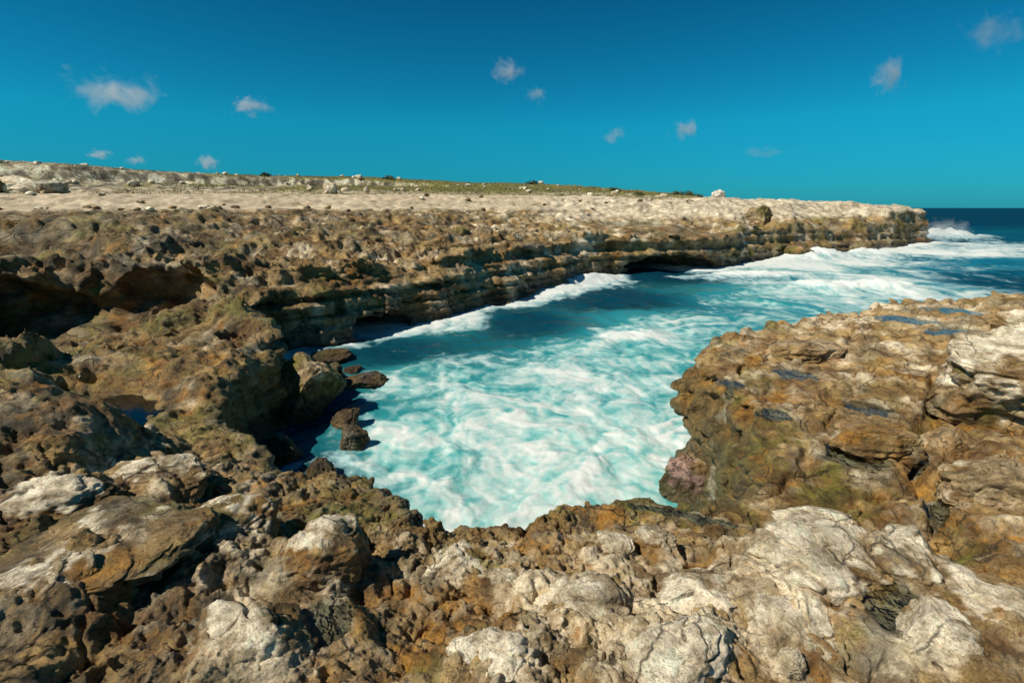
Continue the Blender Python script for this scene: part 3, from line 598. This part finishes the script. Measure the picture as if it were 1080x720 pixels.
    m, nt, bs = mat('sea_water'); L = nt.links
    fo = nd(nt, 'ShaderNodeAttribute', attribute_name='foam').outputs['Fac']; tq = nd(nt, 'ShaderNodeAttribute', attribute_name='turquoise').outputs['Fac']
    pos = nd(nt, 'ShaderNodeNewGeometry').outputs['Position']
    mp = nd(nt, 'ShaderNodeMapping'); mp.inputs['Scale'].default_value = (1.3, .85, 1); L.new(pos, mp.inputs[0])
    nf = noise(nt, mp.outputs[0], 2.2, 7, .62, 2.6)
    wv_ = nd(nt, 'ShaderNodeVectorMath', operation='MULTIPLY_ADD'); tn = nd(nt, 'ShaderNodeTexNoise'); tn.inputs['Scale'].default_value = .9; tn.inputs['Detail'].default_value = 4; L.new(mp.outputs[0], tn.inputs['Vector'])
    L.new(tn.outputs['Color'], wv_.inputs[0]); wv_.inputs[1].default_value = (2.2, 2.2, 0); L.new(mp.outputs[0], wv_.inputs[2])
    ve = nd(nt, 'ShaderNodeTexVoronoi', feature='SMOOTH_F1'); ve.inputs['Scale'].default_value = 2.0; ve.inputs['Smoothness'].default_value = .35; L.new(wv_.outputs[0], ve.inputs['Vector'])
    web = math_(nt, 'MULTIPLY', math_(nt, 'SUBTRACT', ve.outputs['Distance'], .42), .60)
    fo2 = math_(nt, 'ADD', math_(nt, 'ADD', fo, web), math_(nt, 'MULTIPLY', math_(nt, 'SUBTRACT', nf, .5), .36))
    fo2 = math_(nt, 'MULTIPLY', ramp(nt, fo2, [(.02, (0, 0, 0)), (.9, (1, 1, 1))]), ramp(nt, fo, [(0, (0, 0, 0)), (.12, (1, 1, 1))]))
    deep = ramp(nt, tq, [(0, (.002, .026, .062)), (.25, (.003, .055, .09)), (.6, (.02, .22, .26)), (1, (.05, .36, .38))])
    milk = ramp(nt, tq, [(0, (.25, .40, .48)), (.5, (.30, .50, .53)), (1, (.27, .56, .56))])
    c = mixc(nt, ramp(nt, fo2, [(0, (0, 0, 0)), (.45, (1, 1, 1))]), deep, milk)
    c = mixc(nt, ramp(nt, fo2, [(.40, (0, 0, 0)), (1.0, (1, 1, 1))]), c, (.70, .75, .755))
    L.new(c, bs.inputs['Base Color']); L.new(math_(nt, 'MULTIPLY_ADD', fo2, .6, .16), bs.inputs['Roughness']); bs.inputs['IOR'].default_value = 1.33
    offs = math_(nt, 'SUBTRACT', 1.0, math_(nt, 'MINIMUM', math_(nt, 'MULTIPLY', tq, 2.5), 1.0))
    L.new(math_(nt, 'MAXIMUM', math_(nt, 'MULTIPLY_ADD', offs, -.30, math_(nt, 'MULTIPLY_ADD', fo2, -.25, .34)), 0.02), bs.inputs['Specular IOR Level'])
    bu = nd(nt, 'ShaderNodeBump'); bu.inputs['Strength'].default_value = .5; bu.inputs['Distance'].default_value = 1
    nb = noise(nt, mp.outputs[0], 1.4, 6, .6, .5); nb2 = noise(nt, mp.outputs[0], .35, 5, .6, .5); off_ = math_(nt, 'SUBTRACT', 1.0, math_(nt, 'MINIMUM', math_(nt, 'MULTIPLY', tq, 2.5), 1.0))
    L.new(math_(nt, 'ADD', math_(nt, 'MULTIPLY', nb, .06), math_(nt, 'MULTIPLY', nb2, math_(nt, 'MULTIPLY', off_, 1.6))), bu.inputs['Height']); L.new(bu.outputs[0], bs.inputs['Normal'])
    df = nd(nt, 'ShaderNodeBsdfDiffuse'); L.new(c, df.inputs[0]); mxs = nd(nt, 'ShaderNodeMixShader'); L.new(math_(nt, 'MULTIPLY', offs, .8), mxs.inputs[0])
    L.new(bs.outputs[0], mxs.inputs[1]); L.new(df.outputs[0], mxs.inputs[2]); L.new(mxs.outputs[0], nt.nodes['Material Output'].inputs[0])
    o = mesh_np('sea', V_, F_[:, ::-1], m); attr(o, 'foam', foam_s.ravel()); attr(o, 'turquoise', tu.ravel()); tag(o, kind='structure')
make_sea()
print('sea', round(time.time() - T0, 1))

# ------------------------------------------------------------------ pools of water left on the rock
def ground_z(x, y):
    i = np.interp(math.atan2(x, y), PHI, np.arange(nP)); j = np.interp(math.log(math.hypot(x, y)), LR, np.arange(nR)); a, b = int(min(i, nP - 2)), int(min(j, nR - 2)); u, v = i - a, j - b
    return float((T2[a, b] * (1 - u) + T2[a + 1, b] * u) * (1 - v) + (T2[a, b + 1] * (1 - u) + T2[a + 1, b + 1] * u) * v)
M_pool, nt_, b_ = mat('pool_water')
nt_.nodes.remove(b_); tr_ = nd(nt_, 'ShaderNodeBsdfTransparent'); tr_.inputs[0].default_value = (.84, .90, .88, 1); gl_ = nd(nt_, 'ShaderNodeBsdfGlossy'); gl_.inputs['Roughness'].default_value = .04
fr_n = nd(nt_, 'ShaderNodeFresnel'); fr_n.inputs[0].default_value = 1.45; mx_ = nd(nt_, 'ShaderNodeMixShader')
nt_.links.new(fr_n.outputs[0], mx_.inputs[0]); nt_.links.new(tr_.outputs[0], mx_.inputs[1]); nt_.links.new(gl_.outputs[0], mx_.inputs[2]); nt_.links.new(mx_.outputs[0], nt_.nodes['Material Output'].inputs[0])
bu_ = nd(nt_, 'ShaderNodeBump'); bu_.inputs['Strength'].default_value = .15; bu_.inputs['Distance'].default_value = 1
gp_ = nd(nt_, 'ShaderNodeNewGeometry'); nt_.links.new(math_(nt_, 'MULTIPLY', noise(nt_, gp_.outputs['Position'], 7, 3), .03), bu_.inputs['Height']); nt_.links.new(bu_.outputs[0], gl_.inputs['Normal']); nt_.links.new(bu_.outputs[0], fr_n.inputs['Normal'])
M_pool_shade = M_pool.copy(); M_pool_shade.node_tree.nodes['Transparent BSDF'].inputs[0].default_value = (.03, .08, .14, 1)  # gully pool: the gully's shade is put into the water tint
POOL_LABEL = ['small blue puddle nearest the corner of the right rock block', 'blue puddle on the right block between the corner puddle and the boulder', 'wide dark blue pool in the brown rock left of the white boulder',
  'shallow puddle above the olive wall of the right block', 'pale blue pool on the platform directly behind the white boulder', 'thin sliver of pool along the sea edge of the platform',
  'thin pale puddle on the tan platform left of the pale blue pool', 'narrow pool where the runnel bends between brown slabs', 'shallow murky pool on the wet brown rock above the runnel end',
  'deep navy pool shaded in the gully under the olive rock shelf', 'shallow sheet of water lying on the ledge above the sea arch', 'long shallow strip of water along the rim of the blowhole',
  'grey green water in the hollow beside the rock at bottom left', 'murky green pool among the white lumps at bottom right', 'thin water trickle in the runnel below the brown slabs', 'tiny amber puddle beside the dark grey rock']
for (nm, cx, cy, rx, ry, th, z), lb in zip(POOLG, POOL_LABEL):
    n = 48; vs = [(0, 0, 0)]
    for k_ in range(n):
        a = k_ * 2 * math.pi / n; q = 1.2 + .1 * math.sin(3 * a + cx) + .08 * math.sin(5 * a + cy * 3)
        vs.append((rx * q * math.cos(a), ry * q * math.sin(a), 0))
    me = bpy.data.meshes.new('tide_pool'); me.from_pydata(vs, [], [(0, k_ + 1, (k_ + 1) % n + 1) for k_ in range(n)]); me.materials.append(M_pool)
    if 'navy' in lb: me.materials[0] = M_pool_shade
    o = bpy.data.objects.new('tide_pool', me); C.objects.link(o); o.location = (cx, cy, z); o.rotation_euler.z = -th
    tag(o, lb, 'tide pool', 'pools of water left on the rock')

# ------------------------------------------------------------------ boulders and loose rocks
_ico = {}
def ico(n):
    if n not in _ico:
        bm = bmesh.new(); bmesh.ops.create_icosphere(bm, subdivisions=n, radius=1); bm.verts.ensure_lookup_table()
        _ico[n] = (np.array([v.co for v in bm.verts], np.float32), np.array([[v.index for v in f.verts] for f in bm.faces], np.int32)); bm.free()
    return _ico[n]
def boulder(name, label, cat, px, py, w, hgt, z=None, dist=None, ratio=.8, rot=0, sink=.35, tilt=0, sub_=6, seed=1, white=.6, tint=None, crack=1, boxy=.5, m=None, group=None, loc=None):
    """a weathered rock: w photo pixels wide, hgt metres tall, standing on the ground at its spot"""
    V0, F0 = ico(sub_)
    if loc is None:
        c = Q(px, py, dist) if dist else P(px, py, z if z is not None else 0)
    else: c = loc
    t = math.hypot(c[0], c[1]); t2 = t * math.cos(math.atan2(c[0], c[1]))
    a = w / FPX * (dist if dist else (c[1] * math.cos(PITCH) - (c[2] - CAMZ) * math.sin(PITCH))) / 2 if loc is None else w / 2
    p = V0.copy(); nrm = np.maximum(np.abs(p).max(1), 1e-6)
    p = p * (1 + boxy * (1 / nrm - 1) * .8)[:, None]                        # between a ball and a block
    sx = seed * 3.17
    d = .26 * fbm3(V0[:, 0] + sx, V0[:, 1], V0[:, 2] - sx, .9, 3, .5, seed) + .07 * (np.abs(fbm3(V0[:, 0], V0[:, 1] + sx, V0[:, 2] * 1.6, .5, 3, .5, seed + 3)) * 3 - .5) + .045 * fbm3(V0[:, 0], V0[:, 1], V0[:, 2] + sx, .16, 3, .6, seed + 5)
    cr_ = fbm3(V0[:, 0] * .8, V0[:, 1] + sx, V0[:, 2], 1.0, 2, .4, seed + 8); d = d - crack * .12 * np.exp(-(cr_ / .035) ** 2)
    lay = pn2(V0[:, 2] / .16 + sx + fbm3(V0[:, 0], V0[:, 1], V0[:, 2], .8, 2, .5, seed + 9), V0[:, 0] * .2); d = d + .012 * lay
    rp = np.random.default_rng(seed)
    for _k in range(9):
        nv_ = rp.normal(size=3); nv_ /= np.linalg.norm(nv_); ex_ = np.maximum(p @ nv_.astype(np.float32) - rp.uniform(.62, .92), 0); p = p - (.85 * ex_)[:, None] * nv_[None].astype(np.float32)
    fine_ = np.abs(fbm3(V0[:, 0] + sx, V0[:, 1], V0[:, 2] * 1.3, .22, 4, .62, seed + 12)); d = d - .08 * (fine_ - .12)
    p = p * (1 + d)[:, None]
    p = p * np.array((a, a * ratio, hgt / (2 - 2 * sink)), np.float32)
    M = Matrix.Rotation(rot, 3, 'Z') @ Matrix.Rotation(tilt, 3, 'Y'); p = p @ np.array(M, np.float32).T
    gz_ = ground_z(c[0], c[1]) if z is None or dist else c[2]
    if group == FG: gz_ -= .42 * hgt
    base = np.array((c[0], c[1], (c[2] if dist and z is None and False else gz_)), np.float32); ctr = base + np.array((0, 0, hgt * (.5 - sink) / (1 - sink) * .9), np.float32)
    wv = p + ctr
    col, _ = rock_colours(wv, 0.0)
    s_ = max(1, t / 4); nA = fbm3(wv[:, 0], wv[:, 1], wv[:, 2], .30 * s_, 4, .6, 80); nB = fbm3(wv[:, 0], wv[:, 1], wv[:, 2], .12 * s_, 3, .6, 81)
    up_ = p[:, 2] / hgt
    mw = sstep(-.05, .16, nA + .5 * nB + (white - .70) * .75 + .55 * (up_ - .12)) * (.92 if white < 1 else 1)
    tp = np.array(tint if tint is not None else (.80, .72, .58), np.float32)
    col = col * (1 - mw[:, None]) + mw[:, None] * tp[None] * (1 + .5 * nB)[:, None]
    if group and 'surf' in group: col = col * (.35 + .65 * sstep(-1.75, -1.2, wv[:, 2]))[:, None]   # wet, weed-darkened foot
    col = np.clip(col, .012, .82)
    o = mesh_np(name, p, F0, m or (M_near if t < 14 else M_far)); o.location = tuple(ctr); attr(o, 'rock_colour', col); attr(o, 'wet', np.full(len(p), .8 if group and 'surf' in group else .2)); attr(o, 'plain', np.zeros(len(p)))
    return tag(o, label, cat, group)
FG = 'weathered limestone rocks in the foreground'
B = boulder
for a in FGL:
    lb, px, py, w, hg, rt, ro, sk_, sd, wh = a
    B('rock', lb, 'rock', px, py, w * 1.22, hg * .9, ratio=rt * 1.05, rot=ro, sink=min(.62, sk_ + .2), seed=sd, white=wh, group=FG, boxy=.35)
RBK = 'rocks lying on the right hand platform'
B('boulder', 'large white topped boulder overhanging a dark gap at the right edge', 'boulder', 1062, 425, 150, .80, ratio=.8, rot=.15, sink=.2, seed=41, white=.62, boxy=.55, group=RBK)
B('rock', 'cream weathered rock above the white topped boulder at the right edge', 'rock', 1082, 352, 60, .55, ratio=.8, sink=.25, seed=42, white=.7, group=RBK)
B('rock', 'rounded brown slab below the wide dark blue pool', 'rock', 920, 458, 95, .24, ratio=.7, rot=-.1, sink=.45, seed=43, white=.0, tint=(.34, .23, .12), group=RBK)
B('rock', 'tan block right of the runnel beneath the boulder gap', 'rock', 1003, 462, 66, .26, ratio=.9, rot=.2, sink=.4, seed=44, white=.5, tint=(.40, .29, .16), group=RBK)
B('rock', 'layered tan slab at the right edge below the boulder gap', 'rock', 1050, 505, 110, .28, ratio=.8, rot=.1, sink=.45, seed=45, white=.5, tint=(.46, .36, .22), group=RBK)
B('rock', 'tan hump on the platform between the corner puddle and the sea', 'rock', 850, 372, 80, .18, ratio=.8, rot=.3, sink=.5, seed=46, white=.5, tint=(.44, .33, .2), group=RBK)
SRF = 'rocks standing in the surf of the basin'
B('surf_rock', 'pink and black speckled rock in the foam under the right wall', 'rock', 722, 520, 56, .62, z=-2.0, ratio=.9, rot=.2, sink=.3, seed=51, white=.55, tint=(.52, .34, .31), group=SRF)
B('surf_rock', 'dark cube shaped rock at the left edge of the foam', 'rock', 372, 470, 34, .40, z=-2.0, ratio=.9, rot=.3, sink=.3, seed=52, white=.15, tint=(.16, .11, .09), boxy=.6, group=SRF)
B('surf_rock', 'smaller dark rock behind the cube shaped one in the foam', 'rock', 366, 448, 30, .34, z=-2.0, ratio=.9, sink=.3, seed=53, white=.2, tint=(.2, .15, .12), group=SRF)
B('surf_rock', 'brown rock pointing into the foam at the mouth of the shaded inlet', 'rock', 386, 406, 46, .30, z=-2.0, ratio=.7, rot=.5, sink=.3, seed=54, white=.3, tint=(.3, .22, .17), group=SRF)
B('surf_rock', 'sunlit tan crag standing in the shaded inlet', 'rock', 330, 436, 62, 1.3, z=-2.0, ratio=.9, rot=.4, sink=.15, seed=55, white=.4, tint=(.36, .29, .18), boxy=.7, group=SRF)
B('surf_rock', 'low sunlit rock behind the crag in the shaded inlet', 'rock', 342, 402, 46, .55, z=-2.0, ratio=.8, rot=.1, sink=.2, seed=56, white=.35, tint=(.4, .32, .23), group=SRF)
B('surf_rock', 'reddish brown rock breaking the white surf under the headland', 'rock', 838, 272, 34, 1.3, z=-2.0, ratio=.8, sink=.2, seed=58, white=.4, tint=(.36, .25, .19), sub_=5, group='rocks in the surf under the headland')
B('surf_rock', 'second brown rock washed by white surf further along the headland', 'rock', 905, 268, 22, 1.2, z=-2.0, ratio=.8, sink=.2, seed=59, white=.3, tint=(.3, .23, .18), sub_=5, group='rocks in the surf under the headland')
for lb, px, py, w, hg, ro, sd in [('dark rock close under the near wall of the inlet', 298, 482, 48, .6, .2, 73),
       ('low black rock at the corner where foam meets the near rim', 338, 503, 36, .5, .5, 75), ('dark rock at the foot of the far cliff where the inlet opens', 352, 380, 44, .5, .2, 76), ('small dark rock washed by foam behind the pointing brown rock', 372, 392, 24, .3, .4, 77)]:
    B('surf_rock', lb, 'rock', px, py, w * .9, hg * .62, z=-2.0, ratio=1.1, rot=ro, sink=.35, seed=sd, white=.05, tint=(.12, .09, .06), boxy=.2, group=SRF)  # darker tint puts the inlet's shade into these wet rocks
UPL = 'boulders on the level ground behind the cliffs'
B('boulder', 'long flat pale boulder on the sand at the far left', 'boulder', 22, 212, 44, 1.5, dist=47, ratio=.7, sink=.2, seed=61, white=1.1, sub_=5, group=UPL)
B('boulder', 'grey green boulder leaning on the long flat pale one', 'boulder', 52, 213, 36, 1.5, dist=45, ratio=.8, sink=.2, seed=62, white=.95, tint=(.5, .5, .42), sub_=5, group=UPL)
B('boulder', 'dark edged boulder cut by the left edge of the photo', 'boulder', -2, 213, 22, 1.4, dist=46, ratio=.8, sink=.2, seed=63, white=.5, sub_=5, group=UPL)
B('boulder', 'lone white boulder on the skyline right of the hill end', 'boulder', 757, 210, 13.5, 1.0, dist=62, ratio=.9, sink=.12, seed=64, white=1.2, tint=(.8, .77, .72), sub_=5, crack=.3, group=UPL)
B('outcrop', 'brown outcrop block standing on the pale headland ledge', 'outcrop', 800, 232, 32, 1.3, dist=48, ratio=.8, sink=.3, seed=65, white=.2, sub_=5, boxy=.8, group=UPL)
B('boulder', 'grey white boulder at the foot of the green slope', 'boulder', 350, 208, 16, 1.3, dist=62, ratio=.8, sink=.2, seed=66, white=1.0, sub_=5, group=UPL)
B('boulder', 'small white stone right of the boulder at the foot of the green slope', 'boulder', 387, 205, 6, .7, dist=64, ratio=.9, sink=.2, seed=67, white=1.1, sub_=4, group=UPL)
# loose stones on the hill, then grass and shrubs
rnd = random.Random(9); proto = []
for k_ in range(70):
    px = rnd.uniform(-20, 715); dist = rnd.uniform(70, 116); u = (px - 540) / FPX; a = math.atan2(u, math.cos(PITCH)); r_ = dist; x_, y_ = r_ * math.sin(a), r_ * math.cos(a)
    g_ = ground_z(x_, y_); sz = rnd.uniform(.4, 1.3)
    if k_ < 5:
        o = B('stone', 'pale limestone stone scattered on the grassy hill on the skyline', 'stone', px, 200, sz, sz * .55, loc=(x_, y_, g_), ratio=.8, sink=.2, seed=90 + k_, white=.8, sub_=3, crack=0, group='pale stones scattered over the hill'); proto.append(o)
    else:
        o = proto[k_ % 5].copy(); C.objects.link(o); o.location = (x_, y_, g_ + .15); o.rotation_euler.z = rnd.uniform(0, 6.28); q = rnd.uniform(.6, 1.3); o.scale = (q, q, q * rnd.uniform(.7, 1.1))

proto = []
for k_ in range(90):
    px = rnd.uniform(-10, 960); t_ = rnd.uniform(40, 60) if px > 420 else rnd.uniform(34, 46); u = (px - 540) / FPX; x_, y_ = u * t_, t_ * math.cos(PITCH); g_ = ground_z(x_, y_)
    if g_ < 1.9: continue
    if len(proto) < 4:
        sz = rnd.uniform(.5, .8); o = B('stone', 'small loose stone lying on the level pale ground above the cliffs', 'stone', px, 210, sz, sz * .5, loc=(x_, y_, g_), ratio=.8, sink=.2, seed=130 + k_, white=.7, sub_=3, crack=0, group='loose stones on the level ground'); proto.append(o)
    else:
        o = proto[k_ % 4].copy(); C.objects.link(o); q = rnd.uniform(.4, 1.2); o.location = (x_, y_, g_ + .08); o.rotation_euler.z = rnd.uniform(0, 6.28); o.scale = (q, q, q * rnd.uniform(.7, 1.1))

def leaf_material(name, c0, c1):
    m, nt, b = mat(name); geo = nd(nt, 'ShaderNodeNewGeometry')
    nt.links.new(mixc(nt, noise(nt, geo.outputs['Position'], .6, 5), c0, c1), b.inputs['Base Color']); b.inputs['Roughness'].default_value = .8; return m
M_grass = leaf_material('dry_grass', (.15, .16, .04), (.30, .25, .10)); M_leaf = leaf_material('shrub_leaves', (.03, .05, .015), (.09, .11, .03))
gv, gf = [], []
rg = np.random.default_rng(3)
for k_ in range(14000):
    px = rg.uniform(60, 722); r_ = rg.uniform(64, 117); a = math.atan2((px - 540) / FPX, math.cos(PITCH)); x_, y_ = r_ * math.sin(a), r_ * math.cos(a)
    if pn2(np.array([x_ / 7]), np.array([y_ / 7]))[0] + (px - 300) / 400 < rg.uniform(-.4, .4): continue
    z_ = ground_z(x_, y_)
    for q in range(4):
        t_ = rg.uniform(0, 6.28); h_ = rg.uniform(.08, .28); w_ = .06; ox, oy = rg.normal(0, .15, 2); n = len(gv)
        gv += [(x_ + ox - w_ * math.cos(t_), y_ + oy - w_ * math.sin(t_), z_ - .1), (x_ + ox + w_ * math.cos(t_), y_ + oy + w_ * math.sin(t_), z_ - .1), (x_ + ox + rg.normal(0, .12), y_ + oy + rg.normal(0, .12), z_ + h_)]; gf.append((n, n + 1, n + 2))
tag(mesh_np('grass', np.array(gv), np.array(gf), M_grass, smooth=False), kind='stuff')
def shrub_mesh(seed):
    r_ = random.Random(seed); vs, fs = [], []
    for k_ in range(420):
        a = r_.uniform(0, 6.28); e = r_.uniform(-.1, 1); q = r_.uniform(.5, 1) * (1 + .3 * math.sin(3 * a + seed)); c = Vector((q * math.cos(a) * math.sqrt(max(0, 1 - e * e)), q * math.sin(a) * math.sqrt(max(0, 1 - e * e)), max(e, 0) * q * .6))
        d = Vector((r_.gauss(0, 1), r_.gauss(0, 1), r_.gauss(0, 1))).normalized() * .13; f = d.orthogonal().normalized() * .07; n = len(vs)
        vs += [c - d, c + f, c + d, c - f]; fs.append((n, n + 1, n + 2, n + 3))
    return np.array(vs), np.array(fs)
SHR = [(712, 96, 1.5), (722, 94, 1.0), (702, 98, 1.2), (640, 100, 1.0), (560, 108, 1.2), (420, 100, 1.1), (300, 104, 1.0), (664, 76, .8)]
for k_, (px, r_, s_) in enumerate(SHR):
    a = math.atan2((px - 540) / FPX, math.cos(PITCH)); x_, y_ = r_ * math.sin(a), r_ * math.cos(a)
    v_, f_ = shrub_mesh(k_); o = mesh_np('shrub', v_ * s_, f_, M_leaf, smooth=False); o.location = (x_, y_, ground_z(x_, y_))
    tag(o, ['dark green shrub at the right end of the hill', 'small shrub furthest right where the hill meets the pale plateau', 'shrub left of the dark one at the end of the hill', 'low shrub on the crest halfway along the grassy part of the hill',
        'shrub on the skyline above the middle of the photo', 'low shrub on the white rock of the crest left of the middle', 'low shrub above the long grey scarp', 'tiny shrub on the lower grass slope near the plateau'][k_], 'shrub', 'shrubs on the hill')

# ------------------------------------------------------------------ clouds: small puffs of vapour far out
def cloud(px, py, wpx, hpx, dens, seed, label, D=3000.0):
    c = Q(px, py, D); w = wpx / FPX * D / 2; h = hpx / FPX * D / 2
    V0, F0 = ico(4); d = .35 * fbm3(V0[:, 0] + seed, V0[:, 1], V0[:, 2], .8, 3, .5, seed)
    p = V0 * (1 + d)[:, None] * np.array((w, w * .7, h), np.float32) * 1.15
    m = bpy.data.materials.new('cloud_vapour'); m.use_nodes = True; nt = m.node_tree; nt.nodes.remove(nt.nodes['Principled BSDF']); out = nt.nodes['Material Output']
    v = nd(nt, 'ShaderNodeVolumePrincipled'); v.inputs['Color'].default_value = (.95, .96, .97, 1); v.inputs['Anisotropy'].default_value = .2
    tc_ = nd(nt, 'ShaderNodeTexCoord'); mp = nd(nt, 'ShaderNodeMapping'); mp.inputs['Scale'].default_value = (1 / w, 1 / w, 1 / h); nt.links.new(tc_.outputs['Object'], mp.inputs[0])
    ln = nd(nt, 'ShaderNodeVectorMath', operation='LENGTH'); nt.links.new(mp.outputs[0], ln.inputs[0])
    mo = nd(nt, 'ShaderNodeMapping'); mo.inputs['Location'].default_value = (seed * 3.1, seed, 0); mo.inputs['Scale'].default_value = (1.2, 1.2, .75); nt.links.new(mp.outputs[0], mo.inputs[0])
    nz_ = noise(nt, mo.outputs[0], 1.5, 6, .62, .4)
    f = math_(nt, 'SUBTRACT', math_(nt, 'MULTIPLY_ADD', nz_, 2.6, -.85), math_(nt, 'MULTIPLY', ln.outputs['Value'], .75))
    f = math_(nt, 'MULTIPLY', math_(nt, 'MAXIMUM', f, 0.0), dens / w * 2.2)
    nt.links.new(f, v.inputs['Density']); nt.links.new(v.outputs[0], out.inputs['Volume'])
    o = mesh_np('cloud', p, F0, m); o.location = c; tag(o, label, 'cloud', 'small white clouds in the blue sky') if D > 1000 else tag(o, kind='stuff')
    if D < 1000: o.name = 'spray'
for k_, a in enumerate([(122, 95, 96, 52, 1.6, 'wispy cloud, the largest in the sky, at the upper left'), (265, 112, 50, 24, 1.4, 'flat oval cloud right of the largest wispy one'), (533, 76, 44, 26, 1.0, 'upper one of the two faint clouds near the middle of the sky'),
      (566, 100, 26, 20, .9, 'small round cloud just below the faint middle one'), (647, 143, 30, 20, .8, 'faint low cloud above the grassy end of the hill'), (722, 136, 36, 28, 1.5, 'bright small cloud above the lone skyline boulder'),
      (938, 81, 42, 42, 1.3, 'slanted white cloud at the upper right'), (1048, 35, 70, 50, .5, 'very faint wisp in the top right corner'), (105, 163, 30, 14, 1.2, 'low cloud touching the hill below the largest wispy one'),
      (144, 169, 24, 14, 1.1, 'tiny low cloud right beside the one touching the hill'), (219, 172, 28, 22, 1.3, 'low cloud standing on the skyline below the flat oval one'), (805, 160, 60, 16, .4, 'long dim cloud low above the headland')]):
    cloud(*a[:5], k_ + 1, a[5])
for k_, (px, py, w_, h_, dn_, D_) in enumerate(((994, 244, 62, 30, 1.3, 59), (862, 266, 60, 15, 1.1, 46), (920, 262, 50, 13, .9, 53))): cloud(px, py, w_, h_, dn_, 30 + k_, None, D_)
print('all', round(time.time() - T0, 1))
S.cycles.volume_max_steps = 64; S.cycles.volume_bounces = 2
